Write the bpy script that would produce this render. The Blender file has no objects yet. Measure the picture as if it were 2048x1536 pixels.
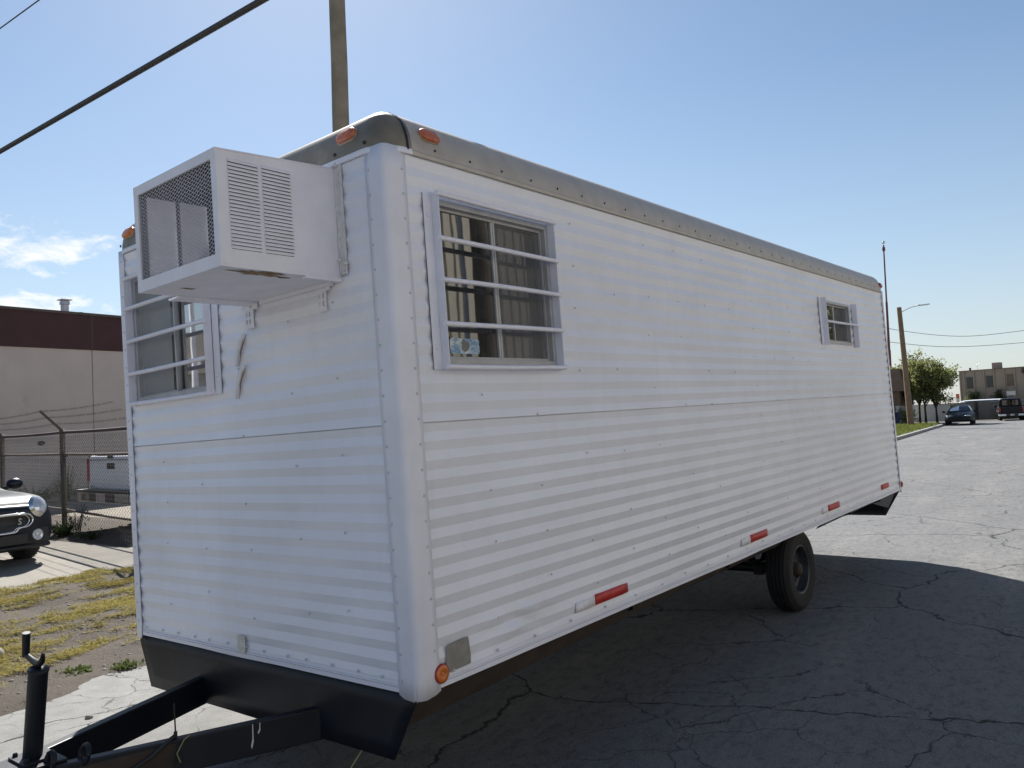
import bpy, math, random
import numpy as np
from mathutils import Vector, Matrix, noise as mnoise
random.seed(7)
R = math.radians
scene = bpy.context.scene
COL = scene.collection

# ------------------------------------------------------------------ helpers
class MB:
    """collects shapes into one mesh"""
    def __init__(s): s.v = []; s.f = []; s.mi = []; s.sm = []
    def add(s, vs, fs, mi=0, smooth=False):
        b = len(s.v); s.v.extend([tuple(map(float, q)) for q in vs])
        for f in fs:
            s.f.append(tuple(b + i for i in f)); s.mi.append(mi); s.sm.append(smooth)
        return s
    def box(s, x0, x1, y0, y1, z0, z1, mi=0):
        vs = [(x, y, z) for x in (x0, x1) for y in (y0, y1) for z in (z0, z1)]
        return s.add(vs, [(0,1,3,2),(4,6,7,5),(0,4,5,1),(2,3,7,6),(0,2,6,4),(1,5,7,3)], mi)
    def bar(s, a, b, w, h, up=(0,0,1), mi=0):
        """box beam from a to b, w wide and h high, centred"""
        a, b = Vector(a), Vector(b); d = (b-a).normalized(); u = Vector(up); r = d.cross(u).normalized(); u = r.cross(d)
        vs = [p + r*sx*w/2 + u*sz*h/2 for p in (a, b) for sx in (-1, 1) for sz in (-1, 1)]
        return s.add(vs, [(0,1,3,2),(4,6,7,5),(0,4,5,1),(2,3,7,6),(0,2,6,4),(1,5,7,3)], mi)
    def tube(s, pts, r, n=8, mi=0, caps=True, smooth=True):
        pts = [Vector(p) for p in pts]; rs = r if isinstance(r, (list, tuple)) else [r]*len(pts)
        prev = None; rings = []
        for i, p in enumerate(pts):
            d = (pts[min(i+1, len(pts)-1)] - pts[max(i-1, 0)]).normalized()
            if prev is None:
                u = d.orthogonal().normalized()
            else:
                u = (prev - d*prev.dot(d)); u = u.normalized() if u.length > 1e-6 else d.orthogonal().normalized()
            prev = u; w = d.cross(u)
            rings.append([p + (u*math.cos(2*math.pi*k/n) + w*math.sin(2*math.pi*k/n))*rs[i] for k in range(n)])
        vs = [q for g in rings for q in g]; fs = []
        for i in range(len(pts)-1):
            for k in range(n):
                fs.append((i*n+k, i*n+(k+1) % n, (i+1)*n+(k+1) % n, (i+1)*n+k))
        s.add(vs, fs, mi, smooth)
        if caps:
            s.add(rings[0], [tuple(range(n))[::-1]], mi); s.add(rings[-1], [tuple(range(n))], mi)
        return s
    def lathe(s, prof, o, axis, n=32, mi=0, smooth=True):
        """prof = [(radius, height along axis)]"""
        o = Vector(o); a = Vector(axis).normalized(); u = a.orthogonal().normalized(); w = a.cross(u)
        vs = []
        for (r, h) in prof:
            for k in range(n):
                t = 2*math.pi*k/n; vs.append(o + a*h + (u*math.cos(t) + w*math.sin(t))*r)
        fs = []
        for i in range(len(prof)-1):
            for k in range(n):
                fs.append((i*n+k, i*n+(k+1) % n, (i+1)*n+(k+1) % n, (i+1)*n+k))
        return s.add(vs, fs, mi, smooth)
    def prism(s, poly, vec, mi=0, smooth=False):
        poly = [Vector(p) for p in poly]; vec = Vector(vec); n = len(poly)
        vs = poly + [p + vec for p in poly]
        fs = [tuple(range(n))[::-1], tuple(range(n, 2*n))] + [(i, (i+1) % n, n+(i+1) % n, n+i) for i in range(n)]
        return s.add(vs, fs, mi, smooth)
    def ball(s, c, r, n=10, m=7, mi=0, sc=(1,1,1), jit=0, seed=0):
        rnd = random.Random(seed); c = Vector(c); vs = []; fs = []
        for i in range(m+1):
            t = math.pi*i/m
            for k in range(n):
                a = 2*math.pi*k/n; j = 1 + (rnd.uniform(-jit, jit) if 0 < i < m else 0)
                vs.append(c + Vector((math.sin(t)*math.cos(a)*sc[0], math.sin(t)*math.sin(a)*sc[1], math.cos(t)*sc[2]))*r*j)
        for i in range(m):
            for k in range(n):
                fs.append((i*n+k, (i+1)*n+k, (i+1)*n+(k+1) % n, i*n+(k+1) % n))
        return s.add(vs, fs, mi, True)
    def build(s, name, mats, parent=None, off=(0,0,0), loc=None, rotz=0, bevel=0, sharp=None, solid=0):
        me = bpy.data.meshes.new(name)
        o3 = Vector(off)
        me.from_pydata([tuple(Vector(q) - o3) for q in s.v], [], s.f)
        if not isinstance(mats, (list, tuple)): mats = [mats]
        for m in mats: me.materials.append(m)
        me.polygons.foreach_set('material_index', s.mi); me.polygons.foreach_set('use_smooth', s.sm)
        if sharp is not None: me.set_sharp_from_angle(angle=R(sharp))
        me.update()
        o = bpy.data.objects.new(name, me); COL.objects.link(o)
        if parent is not None: o.parent = parent
        if loc is not None: o.location = loc
        o.rotation_euler = (0, 0, rotz)
        if solid:
            md = o.modifiers.new('thickness', 'SOLIDIFY'); md.thickness = solid; md.offset = 0
        if bevel:
            md = o.modifiers.new('bevel', 'BEVEL'); md.width = bevel; md.segments = 2; md.limit_method = 'ANGLE'; md.angle_limit = R(40)
        return o

def tag(o, label=None, cat=None, group=None, kind=None):
    if label: o['label'] = label
    if cat: o['category'] = cat
    if group: o['group'] = group
    if kind: o['kind'] = kind
    return o
def empty(name, loc, rotz=0, label=None, cat=None, group=None):
    o = bpy.data.objects.new(name, None); COL.objects.link(o); o.location = loc; o.rotation_euler = (0, 0, rotz)
    o.empty_display_size = .3
    return tag(o, label, cat, group)
def copy_tree(o, parent=None):
    c = o.copy(); COL.objects.link(c)
    if parent: c.parent = parent
    for ch in list(o.children): copy_tree(ch, c)
    return c
def holed(mb, P, s0, s1, t0, t1, holes, mi=0):
    """flat sheet with rectangular holes; P(s,t) gives the point"""
    ss = sorted(set([s0, s1] + [h[0] for h in holes] + [h[1] for h in holes]))
    ts = sorted(set([t0, t1] + [h[2] for h in holes] + [h[3] for h in holes]))
    ss = [q for q in ss if s0 <= q <= s1]; ts = [q for q in ts if t0 <= q <= t1]
    for i in range(len(ss)-1):
        for j in range(len(ts)-1):
            cs, ct = (ss[i]+ss[i+1])/2, (ts[j]+ts[j+1])/2
            if any(h[0] < cs < h[1] and h[2] < ct < h[3] for h in holes): continue
            mb.add([P(ss[i],ts[j]), P(ss[i+1],ts[j]), P(ss[i+1],ts[j+1]), P(ss[i],ts[j+1])], [(0,1,2,3)], mi)
    return mb
def text_mesh(body, size, name, mat, parent, matrix, ext=.004):
    cu = bpy.data.curves.new(name, 'FONT'); cu.body = body; cu.size = size; cu.extrude = ext
    cu.align_x = 'CENTER'; cu.align_y = 'CENTER'
    t = bpy.data.objects.new(name, cu); COL.objects.link(t)
    dg = bpy.context.evaluated_depsgraph_get(); dg.update()
    me = bpy.data.meshes.new_from_object(t.evaluated_get(dg))
    COL.objects.unlink(t); bpy.data.objects.remove(t)
    me.materials.clear(); me.materials.append(mat)
    o = bpy.data.objects.new(name, me); COL.objects.link(o); o.parent = parent; o.matrix_local = matrix
    return o

# ------------------------------------------------------------------ materials
def newmat(name):
    m = bpy.data.materials.new(name); m.use_nodes = True
    nt = m.node_tree; b = nt.nodes['Principled BSDF']
    return m, nt, b
def N(nt, typ, **kw):
    n = nt.nodes.new(typ)
    for k, v in kw.items():
        if k.startswith('_'): setattr(n, k[1:], v)
        else: n.inputs[k].default_value = v
    return n
def coords(nt, scale=(1,1,1), kind='Object'):
    tc = nt.nodes.new('ShaderNodeTexCoord'); mp = N(nt, 'ShaderNodeMapping'); mp.inputs['Scale'].default_value = scale
    nt.links.new(tc.outputs[kind], mp.inputs['Vector']); return mp.outputs['Vector']
def ramp(nt, fac, stops):
    r = nt.nodes.new('ShaderNodeValToRGB'); e = r.color_ramp.elements
    while len(e) < len(stops): e.new(.5)
    for i, (p, c) in enumerate(stops):
        e[i].position = p; e[i].color = (c, c, c, 1) if isinstance(c, (int, float)) else (*c, 1)
    nt.links.new(fac, r.inputs['Fac']); return r.outputs['Color']
def mixc(nt, fac, a, b, mode='MIX'):
    m = nt.nodes.new('ShaderNodeMix'); m.data_type = 'RGBA'; m.blend_type = mode
    for s, v in ((0, fac), (6, a), (7, b)):
        if isinstance(v, (int, float)): m.inputs[s].default_value = v
        elif isinstance(v, tuple): m.inputs[s].default_value = (*v, 1)
        else: nt.links.new(v, m.inputs[s])
    return m.outputs[2]
def noisen(nt, vec, scale, detail=4, rough=.55, dist=0):
    n = N(nt, 'ShaderNodeTexNoise', Scale=scale, Detail=detail, Roughness=rough, Distortion=dist)
    nt.links.new(vec, n.inputs['Vector']); return n.outputs['Fac']
def math_(nt, op, a, b=0.):
    n = nt.nodes.new('ShaderNodeMath'); n.operation = op
    for i, v in enumerate((a, b)):
        if isinstance(v, (int, float)): n.inputs[i].default_value = v
        else: nt.links.new(v, n.inputs[i])
    return n.outputs[0]
def bump(nt, b, h, strength=.3, dist=.01):
    n = N(nt, 'ShaderNodeBump', Strength=strength, Distance=dist)
    nt.links.new(h, n.inputs['Height']); nt.links.new(n.outputs['Normal'], b.inputs['Normal'])
def mat(name, col, rough=.5, metal=0., var=.12, vscale=6., bmp=0., bscale=60., bdist=.003, dark=None, dscale=3., damt=.5, spec=None, coat=0.):
    """paint, metal, plaster...: a colour broken by noise, optional stains of another colour, optional bump"""
    m, nt, b = newmat(name); v = coords(nt)
    f = noisen(nt, v, vscale, 5)
    a = tuple(c*(1-var) for c in col); c2 = tuple(min(1, c*(1+var)) for c in col)
    c = mixc(nt, ramp(nt, f, [(.3, 0), (.7, 1)]), a, c2)
    if dark:
        g = noisen(nt, v, dscale, 7, .65, .4)
        c = mixc(nt, ramp(nt, g, [(.68-.25*damt, 0), (.86-.25*damt, 1)]), c, dark)
    nt.links.new(c, b.inputs['Base Color'])
    b.inputs['Roughness'].default_value = rough; b.inputs['Metallic'].default_value = metal
    if spec is not None: b.inputs['Specular IOR Level'].default_value = spec
    if coat: b.inputs['Coat Weight'].default_value = coat; b.inputs['Coat Roughness'].default_value = .04
    if bmp: bump(nt, b, noisen(nt, v, bscale, 4), bmp, bdist)
    return m
def glassmat(name, refl=.16, tint=(.25,.26,.26), dust=.05, col=(.5,.5,.48)):
    m, nt, b = newmat(name); v = coords(nt)
    out = nt.nodes['Material Output']
    tr = nt.nodes.new('ShaderNodeBsdfTransparent'); tr.inputs['Color'].default_value = (*tint, 1)
    gl = nt.nodes.new('ShaderNodeBsdfGlossy'); gl.inputs['Roughness'].default_value = .015
    df = nt.nodes.new('ShaderNodeBsdfDiffuse'); df.inputs['Color'].default_value = (*col, 1)
    lw = nt.nodes.new('ShaderNodeFresnel'); lw.inputs['IOR'].default_value = 1.6
    fac = math_(nt, 'MINIMUM', math_(nt, 'ADD', math_(nt, 'MULTIPLY', lw.outputs[0], 1.2), refl-.06), 1.)
    m1 = nt.nodes.new('ShaderNodeMixShader'); nt.links.new(fac, m1.inputs[0]); nt.links.new(tr.outputs[0], m1.inputs[1]); nt.links.new(gl.outputs[0], m1.inputs[2])
    dn = ramp(nt, noisen(nt, v, 9, 8, .7), [(.35, dust*.4), (.75, dust*1.8)])
    m2 = nt.nodes.new('ShaderNodeMixShader'); nt.links.new(dn, m2.inputs[0]); nt.links.new(m1.outputs[0], m2.inputs[1]); nt.links.new(df.outputs[0], m2.inputs[2])
    # gentle waviness of old panes
    bn = N(nt, 'ShaderNodeBump', Strength=.015, Distance=.02); nt.links.new(noisen(nt, v, 2.5, 2), bn.inputs['Height'])
    nt.links.new(bn.outputs['Normal'], gl.inputs['Normal'])
    nt.links.new(m2.outputs[0], out.inputs['Surface'])
    return m

M_ = {}
M_['paint'] = mat('white_siding_paint', (.815,.825,.895), .27, 0, .045, 2.2, .16, 9, .004, spec=.5, dark=(.70,.69,.71), dscale=1.3, damt=.05)
# weathering of the siding: faint vertical streaks and road film near the foot
def weather(m):
    nt = m.node_tree; b = nt.nodes['Principled BSDF']; lk = b.inputs['Base Color'].links[0]; src = lk.from_socket
    st = noisen(nt, coords(nt, (3.5, 3.5, .5)), 1.7, 8, .7, 1.2); pt = noisen(nt, coords(nt, (1.2, 1.2, 2.2)), 1.1, 6, .7)
    c = mixc(nt, ramp(nt, st, [(.52, 0), (.80, .20)]), src, (.60, .58, .56))
    c = mixc(nt, ramp(nt, pt, [(.52, 0), (.70, .22)]), c, (.66, .645, .66))
    nt.links.new(c, b.inputs['Base Color'])
weather(M_['paint'])
M_['trim'] = mat('white_trim_paint', (.78,.78,.855), .45, 0, .05, 5, .15, 40, .002, dark=(.5,.5,.5), dscale=4, damt=-.1)
M_['cage'] = mat('cage_white_paint', (.80,.79,.85), .5, 0, .05, 8, .2, 60, .002, dark=(.60,.57,.54), dscale=7, damt=.15)
M_['rebar'] = mat('bar_white_paint', (.83,.82,.90), .55, 0, .05, 12)
M_['alu'] = mat('aged_aluminium_rail', (.46,.415,.36), .45, .3, .10, 9, .15, 30, .002, dark=(.33,.29,.24), dscale=3, damt=.15)
M_['bronze'] = mat('weathered_dark_roof_cap', (.20,.175,.135), .45, .25, .25, 7, .15, 40, .002, dark=(.3,.27,.22), dscale=6, damt=.2)
M_['frame_alu'] = mat('window_frame_aluminium', (.42,.42,.43), .45, .3, .12, 12)
M_['galv'] = mat('rivet_metal', (.58,.59,.62), .5, .1, .1, 30)
M_['roof'] = mat('roof_sheet', (.5,.5,.5), .5, .4, .15, 3)
M_['black'] = mat('black_steel', (.008,.0105,.0165), .48, .0, .4, 3, .3, 25, .003, dark=(.032,.025,.02), dscale=2.5, damt=.4, spec=.35)
M_['rustbrown'] = mat('rusty_frame_steel', (.042,.029,.022), .8, 0, .35, 6, .3, 40, .004, dark=(.02,.018,.017), dscale=3, damt=.5)
M_['tyre'] = mat('tyre_rubber', (.012,.012,.013), .8, 0, .25, 12, .3, 60, .003, dark=(.05,.045,.04), dscale=6, damt=.1)
M_['rim'] = mat('dark_wheel_rim', (.05,.055,.065), .45, .4, .25, 8, dark=(.1,.06,.035), dscale=10, damt=.1)
M_['amber'] = mat('amber_lens', (.62,.17,.03), .3, 0, .15, 30, spec=.6)
M_['ambero'] = mat('amber_faded_lens', (.48,.13,.05), .4, 0, .3, 40, spec=.6, dark=(.5,.25,.05), dscale=20, damt=.3)
M_['redlens'] = mat('red_lens', (.35,.03,.03), .35, 0, .15, 30, spec=.6)
M_['redtape'] = mat('red_reflective_tape', (.5,.035,.03), .45, 0, .2, 18, dark=(.5,.1,.08), dscale=25, damt=.2)
M_['whitetape'] = mat('white_reflective_tape', (.84,.82,.85), .4, 0, .06, 20)
M_['silver'] = mat('silver_foil_patch', (.30,.29,.27), .45, .5, .12, 25, .3, 50, .003)
M_['paper'] = mat('old_paper_label', (.66,.63,.56), .8, 0, .18, 40)
M_['wood'] = mat('exposed_plywood', (.27,.185,.10), .85, 0, .35, 25, .4, 60, .004, dark=(.08,.05,.03), dscale=16, damt=.5)
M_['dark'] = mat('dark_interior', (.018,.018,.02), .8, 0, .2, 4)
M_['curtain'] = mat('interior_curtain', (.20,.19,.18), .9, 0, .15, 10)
def screenmat(a=(.15, .15, .155), b2=(.24, .24, .245), k=.55):
    m, nt, b = newmat('insect_screen'); out = nt.nodes['Material Output']; v = coords(nt)
    tr = nt.nodes.new('ShaderNodeBsdfTransparent'); df = nt.nodes.new('ShaderNodeBsdfDiffuse')
    nt.links.new(mixc(nt, noisen(nt, v, 4, 5), a, b2), df.inputs['Color'])
    mx = nt.nodes.new('ShaderNodeMixShader'); mx.inputs[0].default_value = k
    nt.links.new(tr.outputs[0], mx.inputs[1]); nt.links.new(df.outputs[0], mx.inputs[2]); nt.links.new(mx.outputs[0], out.inputs['Surface']); return m
M_['screen'] = screenmat(); M_['dusty'] = screenmat((.30, .30, .31), (.42, .42, .41), .8)
M_['caulk'] = mat('caulk', (.68,.66,.65), .8, 0, .12, 30, .8, 50, .01, dark=(.3,.27,.25), dscale=30, damt=0)
M_['cage_shade_grey'] = mat('grey_cage_shade', (.16,.16,.165), .6, .2, .15, 8)  # grey standing in for the shade on the cage's inner sides
M_['glass'] = glassmat('window_glass', .17, (.22,.23,.23), .07)
M_['glass2'] = glassmat('front_window_glass', .62, (.3,.32,.34), .08)
M_['carglass'] = glassmat('car_glass', .12, (.06,.07,.08), .02)
M_['wire'] = mat('black_wire', (.02,.02,.022), .6, 0, .2, 30)
M_['yellow'] = mat('yellow_cord', (.26,.23,.11), .7, 0, .15, 30)
M_['grille'] = mat('grille_and_cage_shade', (.022,.022,.024), .6, 0, .2, 20)  # cooling unit; also the shade colour on the cage's added inner sheets

# ------------------------------------------------------------------ camera
cam = bpy.data.cameras.new('camera'); co = bpy.data.objects.new('camera', cam); COL.objects.link(co)
CW = Vector((2.4413826, -2.301299, 1.7802324))
RC = Matrix(((0.7727095, 0.6329123, -0.0483942), (-0.0658863, 0.0041433, -0.9978185), (-0.6313311, 0.7742124, 0.0449018)))
rot = Matrix((RC[0], -Vector(RC[1]), -Vector(RC[2]))).transposed()
co.matrix_world = Matrix.Translation(CW) @ rot.to_4x4()
cam.sensor_width = 36; cam.lens = 1600.929/2048*36; cam.clip_start = .05; cam.clip_end = 3000
scene.camera = co

# ------------------------------------------------------------------ light and sky
AZ = Vector((-.80, .60)).normalized(); EL = R(43)
S = Vector((AZ.x*math.cos(EL), AZ.y*math.cos(EL), math.sin(EL)))
sun = bpy.data.lights.new('sun', 'SUN'); so = bpy.data.objects.new('sun', sun); COL.objects.link(so)
so.rotation_euler = S.to_track_quat('Z', 'Y').to_euler(); sun.energy = 5; sun.angle = R(.5); sun.color = (1, .965, .91)
w = bpy.data.worlds.new('World'); scene.world = w; w.use_nodes = True
nt = w.node_tree; bg = nt.nodes['Background']
sky = nt.nodes.new('ShaderNodeTexSky'); sky.sky_type = 'NISHITA'; sky.sun_disc = False
sky.sun_elevation = EL; sky.sun_rotation = math.atan2(AZ.x, AZ.y) % (2*math.pi)
sky.altitude = 600; sky.air_density = 1.0; sky.dust_density = .5; sky.ozone_density = 1.0
# small fair-weather clouds low in the western sky, laid out by direction
tc = nt.nodes.new('ShaderNodeTexCoord'); dirv = tc.outputs['Generated']
def cloud(center, sc, seed, lo, hi, nscale=26):
    sub = nt.nodes.new('ShaderNodeVectorMath'); sub.operation = 'SUBTRACT'; sub.inputs[1].default_value = center
    nt.links.new(dirv, sub.inputs[0])
    mp = N(nt, 'ShaderNodeMapping'); mp.inputs['Scale'].default_value = sc; nt.links.new(sub.outputs[0], mp.inputs['Vector'])
    ln = nt.nodes.new('ShaderNodeVectorMath'); ln.operation = 'LENGTH'; nt.links.new(mp.outputs[0], ln.inputs[0])
    m2 = N(nt, 'ShaderNodeMapping'); m2.inputs['Location'].default_value = (seed, seed*.7, 0); m2.inputs['Scale'].default_value = (1, 1, 2.2); nt.links.new(dirv, m2.inputs['Vector'])
    n = noisen(nt, m2.outputs[0], nscale, 8, .6, .3)
    v = math_(nt, 'SUBTRACT', n, math_(nt, 'MULTIPLY', ln.outputs['Value'], .32))
    return ramp(nt, v, [(lo, 0), (hi, 1)])
c1 = cloud((-.918, .335, .208), (12, 12, 34), 1.3, .235, .47)
c2 = cloud((-.932, .340, .140), (11, 11, 40), 4.1, .26, .46)
c3 = cloud((-.861, .470, .196), (30, 30, 70), 2.7, .28, .44)
cl = math_(nt, 'MAXIMUM', math_(nt, 'MAXIMUM', c1, c2), c3)
skc = mixc(nt, math_(nt, 'MULTIPLY', cl, .85), sky.outputs['Color'], (9.5, 9.5, 9.4))
sxyz = nt.nodes.new('ShaderNodeSeparateXYZ'); nt.links.new(dirv, sxyz.inputs[0])
skt = mixc(nt, 1., sky.outputs['Color'], (.96, 1.012, 1.01), 'MULTIPLY')
hz = ramp(nt, sxyz.outputs[2], [(.0, .75), (.05, .6), (.17, .24), (.38, 0)])
skh = mixc(nt, hz, skt, (5.2, 5.5, 5.9))
skc = mixc(nt, math_(nt, 'MULTIPLY', cl, .85), skh, (9.5, 9.5, 9.4))
nt.links.new(skc, bg.inputs['Color']); bg.inputs['Strength'].default_value = .061
scene.view_settings.view_transform = 'Standard'; scene.view_settings.look = 'None'
scene.view_settings.exposure = 0.93; scene.view_settings.gamma = 1

# ------------------------------------------------------------------ street frame: u across, v along
SA = .0952; CA, SNA = math.cos(SA), math.sin(SA)
def SV(u, v, z=0): return Vector((u*CA - v*SNA, u*SNA + v*CA, z))

def crack_mask(nt, vec, scale, width, warp, warpscale, seed=0, breakup=None):
    ns = N(nt, 'ShaderNodeTexNoise', Scale=warpscale, Detail=6, Roughness=.6); 
    off = N(nt, 'ShaderNodeMapping'); off.inputs['Location'].default_value = (seed, seed*1.7, 0); nt.links.new(vec, off.inputs['Vector'])
    nt.links.new(off.outputs[0], ns.inputs['Vector'])
    sub = nt.nodes.new('ShaderNodeVectorMath'); sub.operation = 'MULTIPLY_ADD'
    nt.links.new(ns.outputs['Color'], sub.inputs[0]); sub.inputs[1].default_value = (warp, warp, 0); nt.links.new(off.outputs[0], sub.inputs[2])
    vo = N(nt, 'ShaderNodeTexVoronoi', Scale=scale); vo.feature = 'DISTANCE_TO_EDGE'; vo.voronoi_dimensions = '2D'
    nt.links.new(sub.outputs[0], vo.inputs['Vector'])
    wn = noisen(nt, vec, 2.2, 5, .7)
    wid = math_(nt, 'MULTIPLY', ramp(nt, wn, [(.35, .15), (.7, 1.)]), width*scale)
    d = math_(nt, 'DIVIDE', vo.outputs['Distance'], wid)
    msk = ramp(nt, d, [(.45, 1), (1., 0)])
    if breakup:
        bn = noisen(nt, vec, breakup, 3, .5)
        msk = math_(nt, 'MULTIPLY', msk, ramp(nt, bn, [(.47, 0), (.53, 1)]))
    return msk

def road_mat():
    m, nt, b = newmat('old_cracked_asphalt'); v = coords(nt)
    vs = coords(nt, (1, .16, 1))
    big = noisen(nt, v, .35, 4); streak = noisen(nt, vs, 1.3, 6, .65); fine = noisen(nt, v, 120, 3, .7); mid = noisen(nt, v, 5, 6, .7)
    c = mixc(nt, ramp(nt, big, [(.3, 0), (.7, 1)]), (.132, .135, .139), (.168, .171, .175))
    c = mixc(nt, ramp(nt, streak, [(.5, 0), (.72, .8)]), c, (.235, .23, .218))      # worn, bleached wheel tracks
    c = mixc(nt, ramp(nt, mid, [(.3, .35), (.55, 0)]), c, (.075, .074, .072))
    c = mixc(nt, ramp(nt, fine, [(.30, .9), (.48, 0)]), c, (.045, .045, .047))
    c = mixc(nt, ramp(nt, fine, [(.56, 0), (.70, .85)]), c, (.33, .325, .315)); grain = noisen(nt, v, 230, 2, .6); c = mixc(nt, ramp(nt, grain, [(.60, 0), (.68, .8)]), c, (.42, .41, .40))        # bare aggregate
    tex = noisen(nt, coords(nt, (1, .45, 1)), 16, 6, .75); tex2 = noisen(nt, v, 42, 4, .7)
    c = mixc(nt, ramp(nt, tex, [(.34, .6), (.52, 0)]), c, (.062, .061, .06))
    c = mixc(nt, ramp(nt, tex2, [(.56, 0), (.72, .55)]), c, (.27, .265, .25))
    c = mixc(nt, ramp(nt, tex2, [(.28, .5), (.44, 0)]), c, (.055, .055, .055))
    # concrete gutter along the verge: u < -1.75
    sx = nt.nodes.new('ShaderNodeSeparateXYZ'); nt.links.new(v, sx.inputs[0])
    edge = math_(nt, 'ADD', sx.outputs[0], math_(nt, 'MULTIPLY', noisen(nt, v, 1.2, 4), .5))
    gut = ramp(nt, math_(nt, 'ADD', math_(nt, 'MULTIPLY', edge, .25), .5), [(.12, 1), (.17, 0)])
    gc = mixc(nt, ramp(nt, mid, [(.3, 0), (.7, 1)]), (.20,.195,.18), (.285,.28,.26))
    gc = mixc(nt, ramp(nt, fine, [(.30, .6), (.45, 0)]), gc, (.1, .095, .09))
    gut = math_(nt, 'MULTIPLY', gut, ramp(nt, math_(nt, 'ADD', math_(nt, 'MULTIPLY', sx.outputs[1], .02), .5), [(.62, 1), (.74, 0)]))
    c = mixc(nt, math_(nt, 'MULTIPLY', gut, .75), c, gc)
    k1 = crack_mask(nt, v, .36, .026, 1.0, .9, 3)
    k2 = crack_mask(nt, v, .85, .014, .6, 1.6, 11, .45)
    k3 = crack_mask(nt, v, 2.3, .008, .3, 3., 5, .6)
    k = math_(nt, 'MAXIMUM', math_(nt, 'MAXIMUM', k1, math_(nt, 'MULTIPLY', k2, .9)), math_(nt, 'MULTIPLY', k3, .6))
    c = mixc(nt, math_(nt, 'MULTIPLY', k, .9), c, (.018, .017, .016))
    nt.links.new(c, b.inputs['Base Color']); b.inputs['Roughness'].default_value = .88; b.inputs['Specular IOR Level'].default_value = .3
    h = math_(nt, 'SUBTRACT', math_(nt, 'ADD', math_(nt, 'MULTIPLY', fine, .5), math_(nt, 'MULTIPLY', mid, .5)), math_(nt, 'MULTIPLY', k, 1.2))
    bump(nt, b, h, .8, .016)
    return m
def slab_mat():
    m, nt, b = newmat('weathered_concrete_slab'); v = coords(nt)
    mid = noisen(nt, v, 2.2, 7, .65); fine = noisen(nt, v, 90, 3, .7)
    c = mixc(nt, ramp(nt, mid, [(.3, 0), (.7, 1)]), (.175,.158,.132), (.245,.225,.19))
    c = mixc(nt, ramp(nt, fine, [(.3, .4), (.45, 0)]), c, (.14, .125, .1))
    k = crack_mask(nt, v, .3, .012, .8, 1., 8)
    c = mixc(nt, math_(nt, 'MULTIPLY', k, .8), c, (.07, .06, .05))
    nt.links.new(c, b.inputs['Base Color']); b.inputs['Roughness'].default_value = .9
    bump(nt, b, math_(nt, 'SUBTRACT', fine, k), .4, .006)
    return m
def dirt_mat(name, a, bcol, stones=(.3,.28,.25)):
    m, nt, b = newmat(name); v = coords(nt)
    mid = noisen(nt, v, 1.6, 8, .7); fine = noisen(nt, v, 45, 5, .7)
    c = mixc(nt, ramp(nt, mid, [(.3, 0), (.7, 1)]), a, bcol)
    c = mixc(nt, ramp(nt, fine, [(.32, .7), (.48, 0)]), c, (.045, .038, .03))
    c = mixc(nt, ramp(nt, fine, [(.62, 0), (.7, .7)]), c, stones)
    nt.links.new(c, b.inputs['Base Color']); b.inputs['Roughness'].default_value = .95
    bump(nt, b, math_(nt, 'ADD', math_(nt, 'MULTIPLY', fine, .6), mid), .9, .03)
    return m
M_['road'] = road_mat(); M_['slab'] = slab_mat()
M_['dirt'] = dirt_mat('dry_verge_dirt', (.046,.035,.025), (.088,.069,.050))
M_['yard'] = dirt_mat('dusty_yard', (.22,.19,.15), (.31,.275,.22))
M_['ground'] = dirt_mat('far_ground', (.22,.2,.17), (.3,.28,.24))
M_['kerb'] = mat('kerb_concrete', (.33,.32,.29), .9, 0, .15, 4, .4, 40, .006)

def sheet(name, u0, u1, v0, v1, z, m, nu=1, nv=1, zf=None):
    mb = MB(); 
    us = [u0+(u1-u0)*i/nu for i in range(nu+1)]; vs = [v0+(v1-v0)*j/nv for j in range(nv+1)]
    P = [(u, v, z + (zf(u, v) if zf else 0)) for u in us for v in vs]
    F = [(i*(nv+1)+j, (i+1)*(nv+1)+j, (i+1)*(nv+1)+j+1, i*(nv+1)+j+1) for i in range(nu) for j in range(nv)]
    mb.add(P, F, 0, True)
    return tag(mb.build(name, m, rotz=SA), kind='structure')
sheet('ground', -900, 900, -900, 900, -.03, M_['ground'])
sheet('road', -3.95, 13, -60, 57.5, 0, M_['road'])
sheet('side_street', -60, 80, 57.5, 68, 0, M_['road'])
def verge_z(u, v):
    t = min(1, max(0, (-3.45-u)/3.6)); e = min(1, max(0, (-3.45-u)/.5))
    n = mnoise.fractal(Vector((u*.9, v*.9, 0)), 1., 2., 4)*.05 + mnoise.fractal(Vector((u*5, v*5, 3)), 1., 2., 3)*.012
    return -.035 + .05*e + t*.137 + n*min(1, e*1.5)
sheet('dirt_verge', -7.75, -3.3, -12, 30, 0, M_['dirt'], 70, 330, verge_z)
sheet('concrete_drive', -60, -7.45, -40, 4.45, .15, M_['slab'])
def yard_z(u, v): 
    e = max(0, min(1, (v-4.2)/.5, (6.7-v)/.5))
    return .04*e*(1+.8*mnoise.noise(Vector((u*1.5, v*2, 0)))) - .012*(1-e)
sheet('fence_dirt_strip', -40, -7.45, 4.2, 6.8, .15, M_['dirt'], 160, 16, yard_z)
sheet('yard', -60, -7.45, 6.7, 57, .146, M_['yard'])
def far_z(u, v): return .15 + .03*mnoise.noise(Vector((u*.7, v*.5, 1)))
M_['lawn'] = dirt_mat('grassy_verge_soil', (.09,.11,.04), (.15,.16,.06), (.2,.2,.08))
sheet('grass_verge', -7.5, -3.86, 30, 57, 0, M_['lawn'], 12, 60, far_z)
mb = MB(); mb.box(-3.86, -3.68, 20, 57.3, -.02, .14)
tag(mb.build('kerb', M_['kerb'], rotz=SA, bevel=.03), kind='structure')

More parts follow.
